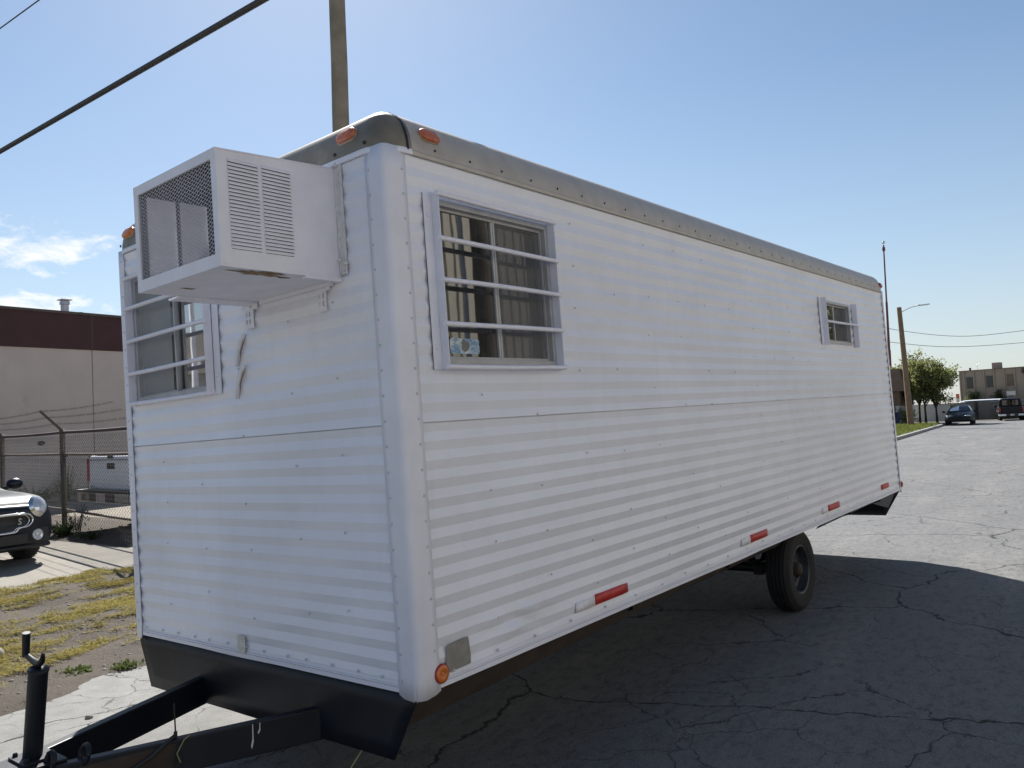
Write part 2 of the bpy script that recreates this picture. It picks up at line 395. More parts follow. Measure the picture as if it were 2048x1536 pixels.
# ================================================================== THE TRAILER (local frame: x to the right wall, y to the rear, z up from the siding's foot)
W, L, H, BELT = 2.44, 7.7185, 2.307, 1.1144
TM = Matrix(((0.9997224, 0, -0.0235629), (-0.0002777, 0.9999306, -0.0117801), (0.0235613, 0.0117834, 0.9996529)))
TO = Vector((0, 0, 0.6731365))
TB = Vector((-W/2, L/2, -.72))
trailer = empty('trailer', (0,0,0), 0, 'long white box trailer with ribbed metal siding, barred windows and a cage on its nose', 'trailer')
trailer.matrix_world = Matrix.Translation(TO + TM @ TB) @ TM.to_4x4()
def tb(mb, name, m, parent=None, **k): return mb.build(name, m, parent or trailer, off=TB, **k)

HALF = .0415
def zig(z):
    """siding profile: bands that lean out and in by turns"""
    if z < .045: return .001
    if BELT-.0051 < z < BELT: return -.013
    d = z - BELT
    k = math.floor(d/HALF); t = d/HALF - k
    a = .0104
    return (a*(1-t) if k % 2 == 0 else a*t) - .006 + (.0018 if z >= BELT else 0)
def zlist(extra):
    zs = {0., .044, .046, H}
    k = -int(BELT/HALF)-1
    while BELT + k*HALF < H:
        z = BELT + k*HALF
        if z > .05 and abs(z-BELT) > .001: zs.add(round(z, 5))
        if z > .05: zs.add(round(z+HALF/2, 5))
        k += 1
    zs |= {round(BELT-.0052, 5), round(BELT-.005, 5), round(BELT-.0002, 5), round(BELT+.0002, 5)}
    zs |= set(extra)
    return sorted(q for q in zs if 0 <= q <= H)
def siding(P, s0, s1, holes, dents, flip, step=.085, seed=0):
    zs = zlist([q for h in holes for q in h[2:]] + ([.055+.0115*i for i in range(22)] if dents else [])); ss = set([s0, s1] + [q for h in holes for q in h[:2]])
    n = int((s1-s0)/step); ss |= set(s0 + (s1-s0)*i/n for i in range(n+1))
    for (dc, dz, rx, rz, am) in dents: ss |= set(dc + rx*2*(i/40-1) for i in range(81) if s0 < dc + rx*2*(i/40-1) < s1)
    ss = sorted(ss)
    vs = []; idx = {}
    for i, q in enumerate(ss):
        for j, z in enumerate(zs):
            o = zig(z) + .0016*mnoise.noise(Vector((q*1.6+seed, z*2.1, seed))) + .0007*mnoise.noise(Vector((q*7+seed, z*5, 4)))
            zz = z
            if z == 0: zz = -.004 + .008*mnoise.noise(Vector((q*1.1, seed, 2)))
            for (dc, dz, rx, rz, am) in dents:
                e = ((q-dc)/rx)**2 + ((z-dz)/rz)**2
                if e < 4: o += am*math.exp(-e*1.2)*(mnoise.noise(Vector((q*7+z*5, z*13, seed+9)))*1.7 - .35)
            idx[i, j] = len(vs); vs.append(P(q, zz, o))
    fs = []
    for i in range(len(ss)-1):
        for j in range(len(zs)-1):
            cs, cz = (ss[i]+ss[i+1])/2, (zs[j]+zs[j+1])/2
            if any(h[0] < cs < h[1] and h[2] < cz < h[3] for h in holes): continue
            f = (idx[i,j], idx[i+1,j], idx[i+1,j+1], idx[i,j+1])
            fs.append(f[::-1] if flip else f)
    return MB().add(vs, fs, 0, True)
SIDE = lambda s, z, o: (o, s, z)
FRONT = lambda s, z, o: (s, -o, z)
HS = (.29, 1.105, 1.376, 2.10)            # openings: side window, small rear window, front window
HR = (5.56, 6.30, 1.64, 2.035)
HF = (-2.235, -1.425, 1.385, 2.10)
dents = [(.62, .16, .38, .09, .012), (3.2, .12, .25, .06, .006), (2.1, .05, .3, .05, .006)]
tb(siding(SIDE, .045, L-.035, [HS, HR], dents, False, seed=1), 'siding', M_['paint'], sharp=7)
tb(siding(FRONT, -W+.045, -.045, [HF], [(-1.1, 1.5, .12, .12, .006)], False, seed=5), 'siding', M_['paint'], sharp=7)
tb(siding(lambda s, z, o: (-W-o, s, z), .045, L-.035, [], [], True, .3, seed=8), 'siding', M_['paint'], sharp=7)
tb(siding(lambda s, z, o: (s, L+o, z), -W+.035, -.035, [], [], True, .2, seed=12), 'siding', M_['paint'], sharp=7)
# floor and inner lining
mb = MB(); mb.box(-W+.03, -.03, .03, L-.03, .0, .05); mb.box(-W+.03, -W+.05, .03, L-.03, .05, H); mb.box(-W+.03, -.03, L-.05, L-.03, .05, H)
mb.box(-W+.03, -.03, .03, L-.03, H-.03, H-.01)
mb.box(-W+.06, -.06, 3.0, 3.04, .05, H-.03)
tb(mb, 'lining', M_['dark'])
mb = MB()
for z0, z1 in ((0, .018), (.022, .028)): 
    mb.box(.003, .0075 if z0 == 0 else .0065, .11, L-.06, z0-.002, z1)
    mb.box(-W+.1, -.11, -.0075 if z0 == 0 else -.0065, -.003, z0-.002, z1)
tb(mb, 'hem_strip', M_['trim'])
# screws over the siding
rv = MB(); rnd = random.Random(3)
def screw(p, n, r=.0085):
    rv.lathe([(r, 0), (r*.9, .0025), (r*.45, .0045), (0, .005)], p, n, 7, smooth=False)
def inh(q, z, hs, m=.1): return any(h[0]-m < q < h[1]+m and h[2]-.06 < z < h[3]+.06 for h in hs)
k = 0
y = .52
while y < L-.1:
    z = .2 + (.115 if k % 2 else 0)
    while z < H-.1:
        yy, zz = y + rnd.uniform(-.02, .02), z + rnd.uniform(-.01, .01)
        if not inh(yy, zz, [HS, HR]): screw((.0065, yy, zz), (1,0,0), .0062)
        z += .1146*rnd.choice((2, 2, 3, 4))
    y += .405; k += 1
y = .2
while y < L-.1: screw((.006, y, .052+rnd.uniform(-.006,.006)), (1,0,0), .008); y += .30 + rnd.uniform(-.03, .03)
for xx in (-1.98, -1.57, -1.16, -.72, -.40):
    z = .2 + rnd.uniform(0, .12)
    while z < 1.75:
        if not inh(xx, z, [HF], .12): screw((xx+rnd.uniform(-.02,.02), -.0065, z), (0,-1,0), .0062)
        z += .1146*rnd.choice((2, 3, 3))
x = -2.3
while x < -.15: screw((x, -.006, .052+rnd.uniform(-.006,.006)), (0,-1,0), .008); x += .17 + rnd.uniform(-.03, .03)
for z in np.arange(.05, H-.03, .108):
    screw((.0078, .092, z), (1,0,0), .0072); screw((-.092, -.0078, z), (0,-1,0), .0072)
    screw((-W+.06, -.009, z+.03), (0,-1,0), .007); screw((.008, L-.05, z), (1,0,0), .006)
tag(tb(rv, 'screws', M_['galv']), kind='stuff')

# corner trims: folded strips round each corner
def corner_trim(cx, cy, sx, sy, w=.115, rad=.024, o=.0072, wob=.0):
    """cx,cy the corner; sx,sy = directions along the two walls, away from the corner"""
    path = [(w, -o, 0)] ; pts = []
    pts.append(Vector((cx+sx*w, cy-sy*o))); pts.append(Vector((cx+sx*w*.75, cy-sy*o))); pts.append(Vector((cx+sx*(rad+.006), cy-sy*o)))
    for i in range(9):
        a = R(90)*i/8
        pts.append(Vector((cx + sx*(rad) - sx*(rad+o)*math.sin(a), cy + sy*rad - sy*(rad+o)*math.cos(a))))
    pts.append(Vector((cx-sx*o, cy+sy*(rad+.006)))); pts.append(Vector((cx-sx*o, cy+sy*w*.75))); pts.append(Vector((cx-sx*o, cy+sy*w)))
    mb = MB(); zs = [-.022+ (H+.022)*j/26 for j in range(27)]; vs = []
    n = len(pts)
    for j, z in enumerate(zs):
        for i, p in enumerate(pts):
            q = p.copy(); dz = 0
            if i in (0, n-1):
                e = wob*mnoise.noise(Vector((z*3, cx, i)))
                q.x += -sx*e if i == 0 else -sx*abs(e)*.6; q.y += -sy*abs(e)*.6 if i == 0 else -sy*e
            if j == 0: dz = .012*mnoise.noise(Vector((i*.9, cx, cy))) + (.012 if i in (0, n-1) else -.004)
            vs.append((q.x, q.y, z+dz))
    fs = [(j*n+i, j*n+i+1, (j+1)*n+i+1, (j+1)*n+i) for j in range(len(zs)-1) for i in range(n-1)]
    mb.add(vs, fs, 0, True)
    return tb(mb, 'corner_trim', M_['trim'], solid=.002, sharp=30)
corner_trim(0, 0, -1, 1); corner_trim(-W, 0, 1, 1, .095, .04, .0085, .008); corner_trim(0, L, -1, -1, .08, .03, .0075, .006); corner_trim(-W, L, 1, -1, .08, .03, .0075)

# roof edge: a flange, then a quarter-round, lofted round the plan
RR = .125
def plan(off):
    """plan points of the wall line moved inward by off; rounded corners; list of ((x,y), section)"""
    out = []
    cs = [(-RR, RR, -90, 'front'), (-RR, L-RR, 0, 'rear'), (-W+RR, L-RR, 90, 'rear'), (-W+RR, RR, 180, 'front')]
    for (cx, cy, a0, sec) in cs:
        for i in range(9):
            a = R(a0 + 90*i/8); rr = RR - off
            out.append((cx + rr*math.cos(a), cy + rr*math.sin(a)))
    return out
prof = [(-.0125, -.024), (-.0175, -.022), (-.0185, -.006), (-.0150, .000)]
prof += [(-.0150 + .1330*(1-math.cos(R(90)*i/11)), .003 + .189*math.sin(R(90)*i/11)) for i in range(0, 12)]
def rail(name, ring, m, mi_flange=None):
    mb = MB(); n = len(ring)
    vs = []; 
    for (o, z) in prof:
        pl = plan(o)
        for q in ring:
            if isinstance(q, tuple):            # blend between two plan points
                a, b, t = q; p = Vector(pl[a]).lerp(Vector(pl[b]), t)
            else: p = Vector(pl[q])
            vs.append((p.x, p.y, H + z + .0012*mnoise.noise(Vector((p.x*2, p.y*2, z*9)))))
    for j in range(len(prof)-1):
        for i in range(n-1):
            mb.add([vs[j*n+i], vs[j*n+i+1], vs[(j+1)*n+i+1], vs[(j+1)*n+i]], [(0,1,2,3)], 1 if (mi_flange and j < 4) else 0, j > 2)
    # weld
    o = tb(mb, name, [m, M_['trim']])
    md = o.modifiers.new('weld', 'WELD'); md.merge_threshold = .0005
    return o
def rng(a, b, t0, t1, k=10): return [(a, b, t0+(t1-t0)*i/k) for i in range(k+1)]
# plan indices: 0..8 front-right corner (0 = front face end, 8 = right wall end), 9..17 rear-right, 18..26 rear-left, 27..35 front-left (35 = front face end)
rail('roof_cap', [(26, 27, .995)] + list(range(27, 36)) + rng(35, 0, .02, .98, 14) + list(range(0, 9)) + [(8, 9, .004)], M_['bronze'], True)
rail('roof_rail', rng(8, 9, .0041, .985, 40), M_['alu'])
rail('roof_cap', [(8, 9, .9851)] + list(range(9, 27)) + [(26, 27, .01)], M_['alu'])
rail('roof_rail', rng(26, 27, .0101, .9949, 30), M_['alu'])
mb = MB(); pl = plan(.118); mb.add([(x, y, H+.190) for x, y in pl], [tuple(range(len(pl)))]); 
tb(mb, 'roof', M_['roof'])
sc = MB()
for y in np.arange(.30, L-.2, .235): sc.lathe([(.0065,0),(.005,.003),(0,.0045)], (.0150, y, H+.026), (1,0,0), 7)
for x in (-.10, -.30, -.52, -2.36): sc.lathe([(.009,0),(.007,.004),(0,.006)], (x, -.0150, H+.026), (0,-1,0), 7)
for y in np.arange(.28, L-.1, .052):
    sc.lathe([(.008,0),(.007,.006),(.0,.009)], (-.112+random.uniform(-.006,.006), y+random.uniform(-.01,.01), H+.190), (0,0,1), 6)
tag(tb(sc, 'roof_screws', M_['rustbrown']), kind='stuff')
mb = MB()      # the dark seam where the cap laps over the rail
vs = []
for (o, z) in prof[2:]:
    for yy in (.1235, .1365):
        pl = plan(o-.0025); vs.append((pl[8][0], yy, H+z+.0015))
mb.add(vs, [(2*i, 2*i+1, 2*i+3, 2*i+2) for i in range(len(prof)-3)])
tb(mb, 'cap_seam', M_['black'])

def marker(c, along, nrm, m, wd=.062, ht=.030, dp=.026):
    c, a, n = Vector(c), Vector(along).normalized(), Vector(nrm).normalized(); u = n.cross(a)
    def stad(r, l, k=7): 
        out = []
        for i in range(k+1): t = R(-90+180*i/k); out.append((l + r*math.cos(t), r*math.sin(t)))
        for i in range(k+1): t = R(90+180*i/k); out.append((-l + r*math.cos(t), r*math.sin(t)))
        return out
    b = MB(); pr = stad(ht+.004, wd-ht); b.prism([c + a*x + u*y for x, y in pr], n*.008)
    base = tb(b, 'marker_light', M_['alu'])
    l = MB(); rings = []
    for (sc_, h) in ((1, .006), (1, dp*.55), (.93, dp*.85), (.75, dp), (.01, dp*1.05)):
        rings.append([c + a*(x if sc_ > .5 else x*.01)*(1 if sc_ > .5 else 1) * (sc_ if sc_ > .5 else 1) + u*y*sc_ + n*h for x, y in stad(ht, wd-ht)])
    k = len(rings[0]); vs = [p for g in rings for p in g]
    l.add(vs, [(i*k+j, i*k+(j+1) % k, (i+1)*k+(j+1) % k, (i+1)*k+j) for i in range(len(rings)-1) for j in range(k)], 0, True)
    l.prism([c + a*x*.0 + a*q + u*0 for q in (-.001, .001)] + [c + a*.001 + n*.001], n*.001)
    tb(l, 'lens', m, base)
tilt = Vector((math.cos(R(28)), 0, math.sin(R(28))))
marker((-.004, .278, H+.086), (0,1,0), (math.cos(R(25)), 0, math.sin(R(25))), M_['ambero'])
marker((-.225, .004, H+.088), (1,0,0), (0, -math.cos(R(25)), math.sin(R(25))), M_['ambero'])
marker((-2.275, .004, H+.088), (1,0,0), (0, -math.cos(R(25)), math.sin(R(25))), M_['amber'])
marker((-.004, 7.62, H+.060), (0,1,0), (math.cos(R(20)), 0, math.sin(R(20))), M_['redlens'], .05, .03)
def reflector(c, n, r, m, rimm):
    b = MB(); b.lathe([(r+.003, 0), (r+.003, .006), (r*.96, .009)], c, n, 28); base = tb(b, 'round_reflector', rimm)
    l = MB(); l.lathe([(r*.96, .007), (r*.9, .011), (r*.35, .013), (r*.3, .009), (r*.12, .009), (r*.1, .014), (0, .014)], c, n, 28); tb(l, 'lens', m, base)
reflector((.008, .123, .056), (1,0,0), .038, M_['amber'], M_['redlens'])
reflector((.011, L-.03, .06), (1,0,0), .032, M_['redlens'], M_['redlens'])
def strip(y0, y1, z0, z1, m, name, x=.0068, rz=0):
    b = MB(); n = max(2, int((y1-y0)/.06)); vs = []
    for i in range(n+1):
        y = y0+(y1-y0)*i/n; 
        for z in (z0, z1): vs.append((x + .0012*mnoise.noise(Vector((y*12, z*20, 0))), y, z + rz*(y-y0) + (random.uniform(-.002,.002) if i in (0, n) else 0)))
    b.add(vs, [(2*i, 2*i+2, 2*i+3, 2*i+1) for i in range(n)], 0, True)
    return tb(b, name, m, solid=.001)
for (a, b_, c, d) in ((1.122, 1.302, 1.304, 1.640), (3.215, 3.375, 3.377, 3.70), (4.97, 5.125, 5.127, 5.455), (0, 0, 6.88, 7.18)):
    if b_: strip(a, b_, .078, .130, M_['whitetape'], 'reflective_tape')
    strip(c, d, .081, .136, M_['redtape'], 'reflective_tape')
b = MB(); pts = [(.161,.046),(.305,.050),(.312,.085),(.303,.163),(.295,.168),(.165,.160),(.158,.10)]
b.add([(.0072+.002*math.sin(i*2), y, z) for i, (y, z) in enumerate(pts)], [tuple(range(len(pts)))]); tb(b, 'foil_patch', M_['silver'], solid=.001)
b = MB(); b.box(-1.318, -1.249, -.0125, -.0115, .018, .108); tb(b, 'paper_label', M_['paper'])

# torn siding on the nose
def tear(x, z, s, seed):
    rn = random.Random(seed); t = MB()
    hole = [(x-.040*s, z-.095*s), (x-.032*s, z-.03*s), (x-.034*s, z-.012*s), (x+.004*s, z+.045*s), (x+.045*s, z+.085*s), (x+.010*s, z+.030*s), (x-.016*s, z-.012*s), (x-.026*s, z-.055*s)]
    t.add([(a, -.0128, b) for a, b in hole], [tuple(range(8))])
    o = tb(t, 'torn_siding', M_['wood'])
    fl = MB(); a = [(x+.045*s, z+.086*s), (x+.004*s, z+.046*s), (x-.034*s, z-.012*s), (x-.040*s, z-.095*s)]
    vs = [(p[0], -.0125, p[1]) for p in a] + [(p[0]-.010*s-.002*(i % 2), -.026-.005*(i % 2), p[1]+.012*s-.004*i*s) for i, p in enumerate(a)]
    fl.add(vs, [(i, i+1, 5+i, 4+i) for i in range(3)], 0, True)
    tb(fl, 'metal_flap', M_['trim'], o, solid=.0015)
tear(-1.117, 1.553, .85, 1); tear(-1.133, 1.395, .9, 2)

# ------------------------------------------------------------------ windows with burglar bars
def window(P, sgn, hole, brL, brR, barz, mull, glass, screened='hi', lip=True, sticker=False, wav=0):
    """P(s, z, out). brL/brR: (flange outer edge, web position)"""
    s0, s1, z0, z1 = hole
    root_mb = MB()
    def pbox(mb, a, b, c, d, o0, o1, mi=0):
        vs = [P(s, z, o) for s in (a, b) for z in (c, d) for o in (o0, o1)]
        fs = [(0,1,3,2),(4,6,7,5),(0,4,5,1),(2,3,7,6),(0,2,6,4),(1,5,7,3)]
        mb.add(vs, fs, mi)
    t = .024
    # outer aluminium frame: lip on the wall and deep channel
    fo = .012
    for (a, b, c, d) in ((s0-.012, s1+.012, z0-.012, z0+t*.6), (s0-.012, s1+.012, z1-t*.6, z1+.012), (s0-.012, s0+t*.6, z0+t*.6, z1-t*.6), (s1-t*.6, s1+.012, z0+t*.6, z1-t*.6)):
        pbox(root_mb, a, b, c, d, -.055, fo+.0015)
    win = tb(root_mb, 'window', M_['frame_alu'], bevel=.002)
    if lip:
        lb = MB()
        pbox(lb, s0-.03, s1+.03, z1+.0125, z1+.040, -.002, .013); pbox(lb, s0-.03, s1+.03, z0-.036, z0-.0125, -.002, .013)
        pbox(lb, s1+.0125, s1+.034, z0-.0125, z1+.0125, -.002, .0125)
        sc_ = s0
        nn = Vector(P(0,0,1)) - Vector(P(0,0,0))
        while sc_ < s1:
            for zz in (z1+.027, z0-.025): lb.lathe([(.008,0),(.006,.003),(0,.005)], P(sc_, zz, .013), nn, 6)
            sc_ += .082
        tb(lb, 'window_flange', M_['trim'], win)
    # sashes
    iz0, iz1 = z0+t*.6, z1-t*.6
    def sash(a, b, o, nm, w=.014):
        mb = MB()
        for (p, q, c, d) in ((a, b, iz0, iz0+w), (a, b, iz1-w, iz1), (a, a+w, iz0+w, iz1-w), (b-w, b, iz0+w, iz1-w)): pbox(mb, p, q, c, d, o-.010, o+.010)
        return tb(mb, nm, M_['frame_alu'], win, bevel=.0015)
    def pane(a, b, o, m, nm='glass', w=.0155):
        mb = MB(); n = 10
        vs = [P(a+w+(b-a-2*w)*i/n, iz0+w+(iz1-iz0-2*w)*j/n, o) for i in range(n+1) for j in range(n+1)]
        mb.add(vs, [(i*(n+1)+j, (i+1)*(n+1)+j, (i+1)*(n+1)+j+1, i*(n+1)+j+1) for i in range(n) for j in range(n)], 0, True)
        return tb(mb, nm, m, win)
    a0, a1 = s0+t*.6, s1-t*.6
    sash(a0, mull+.014, -.022, 'sash'); sash(mull-.014, a1, -.044, 'sash')
    ga = pane(a0, mull+.014, -.022, glass); gb = pane(mull-.014, a1, -.044, glass)
    # insect screen in front of (or behind) the sliding half
    mb = MB()
    sa, sb = (mull+.016, a1-.002) if screened == 'hi' else (a0+.002, mull-.016)
    so_ = -.010 if screened == 'hi' else -.034
    if screened == 'hi':
        for (p, q, c, d) in ((sa, sb, iz0+.001, iz0+.014), (sa, sb, iz1-.014, iz1-.001), (sa, sa+.012, iz0+.014, iz1-.014), (sb-.012, sb, iz0+.014, iz1-.014)): pbox(mb, p, q, c, d, -.032, -.012)
        tb(mb, 'screen_frame', M_['frame_alu'], win)
    cb = MB(); so2 = -.022 if screened == 'hi' else -.012
    cb.add([P(s, z, so2) for s, z in ((sa+.010, iz0+.010), (sb-.010, iz0+.010), (sb-.010, iz1-.010), (sa+.010, iz1-.010))], [(0,1,2,3)])
    tb(cb, 'insect_screen', M_['screen'] if screened == 'hi' else M_['dusty'], win)
    # steel brackets: flange on the wall, web standing out
    for (fl, wb) in (brL, brR):
        mb = MB(); c, d = z0-.035, z1+.028
        a, b = min(fl, wb), max(fl, wb)
        pbox(mb, a, b, c, d, .0065, .0125)
        pbox(mb, wb-.002, wb+.002, c+.001, d-.001, .0130, .058)
        nn = Vector(P(0,0,1)) - Vector(P(0,0,0))
        for zz in (c+.10, d-.10): mb.lathe([(.012,0),(.011,.004),(.006,.007),(0,.008)], P(fl*.55+wb*.45, zz, .0125), nn, 8)
        tb(mb, 'bracket', M_['trim'], win, bevel=.0012)
        if fl < wb or sgn < 0:
            ln = MB(); vs = []; nn_ = 30; e = fl - .003 if fl < wb else fl + .003
            for i in range(nn_+1):
                z = c + (d-c)*i/nn_; ww = .0020*(.7+abs(mnoise.noise(Vector((z*9, e*3, 0)))))
                vs += [P(e-ww, z, .0098), P(e+ww*.5, z, .0102)]
            ln.add(vs, [(2*i, 2*i+2, 2*i+3, 2*i+1) for i in range(nn_)])
            tb(ln, 'caulk_gap', M_['rustbrown'], win)
    # ribbed reinforcing bars welded across the webs
    wa, wz = min(brL[1], brR[1]), max(brL[1], brR[1])
    for z in barz:
        mb = MB(); n = 150; pts = []; rs = []
        for i in range(n+1):
            s = wa-.012 + (wz-wa+.024)*i/n; pts.append(P(s, z + .004*math.sin(s*3+z*7), .0545)); rs.append(.0105 if i % 2 else .0128)
        mb.tube(pts, rs, 8); tb(mb, 'burglar_bar', M_['rebar'], win)
    return win
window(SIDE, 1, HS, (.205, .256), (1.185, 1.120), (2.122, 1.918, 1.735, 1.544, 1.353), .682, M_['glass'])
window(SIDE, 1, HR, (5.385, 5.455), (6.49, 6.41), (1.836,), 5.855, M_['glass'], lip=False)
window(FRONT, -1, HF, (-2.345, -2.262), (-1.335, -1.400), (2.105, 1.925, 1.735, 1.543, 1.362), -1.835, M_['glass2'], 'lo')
# faded parking permit stuck inside the side window
m, nt, b = newmat('faded_sticker'); v = coords(nt)
sx = nt.nodes.new('ShaderNodeSeparateXYZ'); nt.links.new(v, sx.inputs[0])
n1 = noisen(nt, coords(nt, (1, 1, 2.5)), 28, 6, .7)
c = mixc(nt, ramp(nt, n1, [(.42, 0), (.56, 1)]), (.62, .66, .68), (.16, .30, .46))
nt.links.new(c, b.inputs['Base Color'])
mb = MB(); y0, y1, z0, z1 = .345, .545, 1.418, 1.490
poly = [(y0+.008,z0),(y1-.008,z0),(y1,z0+.01),(y1,z0+.04),(y1-.006,z0+.045),(y1,z0+.05),(y1,z1-.01),(y1-.01,z1),(y0+.01,z1),(y0,z1-.01),(y0,z0+.01)]
mb.add([(-.0195, y, z) for y, z in poly], [tuple(range(len(poly)))]); stk = tb(mb, 'window_sticker', m)
mb = MB(); rn = random.Random(2); pts = []
for i in range(14):
    a = 2*math.pi*i/14; r = .024*(1+rn.uniform(-.25,.25)); pts.append((-.0188, .447+r*1.05*math.cos(a), 1.456+r*1.25*math.sin(a)))
mb.add(pts, [tuple(range(14))]); tb(mb, 'torn_patch', M_['curtain'], stk)

# ------------------------------------------------------------------ air-conditioner cage on the nose
cage_mb = MB()
X0, X1, Y0, Z0, Z1a, Z1b = -.985, -.32, -.587, 1.787, 2.238, 2.272      # Z1a at the open end, Z1b at the wall
def ztop(y): return Z1b + (Z1a-Z1b)*(-y/-Y0) if False else Z1b + (Z1a-Z1b)*(y/Y0)
# floor, roof
cage_mb.box(X0, X1, Y0, -.004, Z0-.012, Z0)
cage_roof = MB(); cage_roof.add([(X0-.004, Y0-.004, Z1a), (X1+.004, Y0-.004, Z1a), (X1+.004, -.004, Z1b), (X0-.004, -.004, Z1b), (X0-.004, Y0-.004, Z1a+.006), (X1+.004, Y0-.004, Z1a+.006), (X1+.004, -.004, Z1b+.006), (X0-.004, -.004, Z1b+.006)],
            [(0,3,2,1),(4,5,6,7),(0,1,5,4),(1,2,6,5),(2,3,7,6),(3,0,4,7)])
cage = tb(cage_mb, 'air_conditioner_cage', M_['cage']); tb(cage_roof, 'cage_roof', M_['cage'], cage)
LH = [(-.541, -.404, 1.848, 2.212), (-.386, -.248, 1.848, 2.215)]
for x, nm, out in ((X1, 'louvred_side', 1), (X0, 'louvred_side', -1)):
    mb = MB(); P = lambda y, z: (x, y, min(z, ztop(y)))
    holed(mb, P, Y0, -.004, Z0, 2.30, LH)
    pn = tb(mb, nm, M_['cage'], cage, solid=.003)
    lv = MB()
    for (a, b, c, d) in LH:
        n = 24; p = (d-c)/n
        for i in range(n):
            z = c + p*i
            # each louvre: pressed tongue leaning outward at its foot
            q = [(0, p*1.0), (.004, p*.75), (.0068, p*.16), (.006, p*.06)]
            vs = [(x + out*o, yy, z+h) for yy in (a-.002, b+.002) for o, h in q]
            lv.add(vs, [(j, j+1, 5+j, 4+j) for j in range(3)], 0, True)
            lv.add([(x, a, z+p), (x+out*.0068, a, z+p*.16), (x, a, z+p*.1)], [(0,1,2)])
            lv.add([(x, b, z+p), (x+out*.0068, b, z+p*.16), (x, b, z+p*.1)], [(0,2,1)])
    tb(lv, 'louvres', M_['cage'], pn)
# added sheets, inner shade put in their colour: near-black roof and back, grey sides
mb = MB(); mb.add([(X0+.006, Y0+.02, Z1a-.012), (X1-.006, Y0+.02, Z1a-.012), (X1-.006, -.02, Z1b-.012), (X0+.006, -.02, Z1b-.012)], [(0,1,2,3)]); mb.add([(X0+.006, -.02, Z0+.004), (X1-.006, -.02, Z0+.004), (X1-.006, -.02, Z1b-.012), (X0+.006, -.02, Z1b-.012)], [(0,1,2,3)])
tb(mb, 'inner_shade_sheet', M_['grille'], cage)
mb = MB(); holed(mb, lambda y, z: (X0+.006, y, min(z, ztop(y)-.012)), Y0+.02, -.02, Z0+.004, 2.28, LH); tb(mb, 'inner_shade_sheet', M_['cage_shade_grey'], cage)
mb = MB(); holed(mb, lambda y, z: (X1-.006, y, min(z, ztop(y)-.012)), Y0+.02, -.02, Z0+.004, 2.28, LH); tb(mb, 'inner_shade_sheet', M_['cage_shade_grey'], cage)
# rim round the open end
mb = MB(); y = Y0
mb.box(X0-.004, X1+.0045, y-.008, y+.002, Z1a-.034, Z1a+.007); mb.box(X0-.004, X1+.0045, y-.008, y+.002, Z0-.013, Z0+.040)
mb.box(X0-.004, X0+.030, y-.0075, y+.002, Z0+.040, Z1a-.034); mb.box(X1-.034, X1+.0045, y-.0075, y+.002, Z0+.040, Z1a-.034)
tb(mb, 'rim', M_['cage'], cage, bevel=.0015)
# expanded-metal mesh
mb = MB(); a, b, c, d = X0+.028, X1-.032, Z0+.038, Z1a-.032
nx, nz = 20, 23; px, pz = (b-a)/nx, (d-c)/nz
for j in range(nz+1):
    for s_ in (1, -1):
        pts = []
        for i in range(nx*2+1):
            z = c + pz*j + (pz*.47 if (i % 2) else 0)*s_
            if c <= z <= d: pts.append((a+px*i/2, Y0+.006 + (.0015 if i % 2 else -.0015), z))
            elif len(pts) > 1: mb.tube(pts, .00115, 4, caps=False, smooth=False); pts = []
            else: pts = []
        if len(pts) > 1: mb.tube(pts, .00115, 4, caps=False, smooth=False)
tb(mb, 'wire_mesh', M_['cage'], cage)
# the cooling unit behind the mesh
mb = MB(); mb.box(-.80, -.345, -.24, -.012, 1.80, 2.13); u_ = tb(mb, 'cooling_unit', M_['grille'], cage, bevel=.006)
mb = MB()
for i in range(22): mb.box(-.78, -.36, -.246, -.2405, 1.82+.0152*i, 1.824+.0152*i)
tb(mb, 'fins', M_['grille'], u_)
# caulked joint where the cage meets the wall
mb = MB()
for x in (X1+.006, X1+.045):
    pts = []; rs = []
    for i in range(60):
        z = 1.79+.50*i/59; pts.append((x+.006*mnoise.noise(Vector((z*14, x*9, 0))), -.012, z)); rs.append(.005*(.4+1.5*abs(mnoise.noise(Vector((z*23, 3, x*5))))))
    mb.tube(pts, rs, 7)
mb.box(X1+.004, X1+.050, -.0125, -.008, 1.79, 2.285)
for q in ((X1+.02, 2.285), (X1+.03, 1.80), (X1+.045, 1.84), (X1+.008, 1.86)): mb.ball((q[0], -.014, q[1]), .012, 8, 6, jit=.3)
tb(mb, 'caulk_joint', M_['caulk'], cage)
# lip strips and peeling plywood below
mb = MB(); mb.box(-1.06, -.985+.02, -.42, -.01, Z0-.022, Z0-.0125); mb.box(-.345, -.312, -.20, -.01, Z0-.024, Z0-.0125); mb.box(-.93, -.37, -.028, -.010, Z0-.030, Z0-.0125)
tb(mb, 'angle_strip', M_['cage'], cage)
mb = MB(); rn = random.Random(5); pts = []
for i in range(26):
    t = 2*math.pi*i/26; r = 1+rn.uniform(-.45,.45); pts.append((-.375+.040*r*math.cos(t), -.40+.105*r*math.sin(t), Z0-.0135))
mb.add(pts, [tuple(range(26))]); tb(mb, 'peeling_plywood', M_['wood'], cage); mb = MB()
pts = [(-.40+.014*(1+rn.uniform(-.4,.4))*math.cos(2*math.pi*i/12), -.26+.03*(1+rn.uniform(-.4,.4))*math.sin(2*math.pi*i/12), Z0-.0135) for i in range(12)]
mb.add(pts, [tuple(range(12))]); tb(mb, 'peeling_plywood', M_['wood'], cage); mb = MB()
pts = [(-.80+.014*(1+rn.uniform(-.5,.5))*math.cos(2*math.pi*i/12), -.46+.032*(1+rn.uniform(-.5,.5))*math.sin(2*math.pi*i/12), Z0-.0135) for i in range(12)]
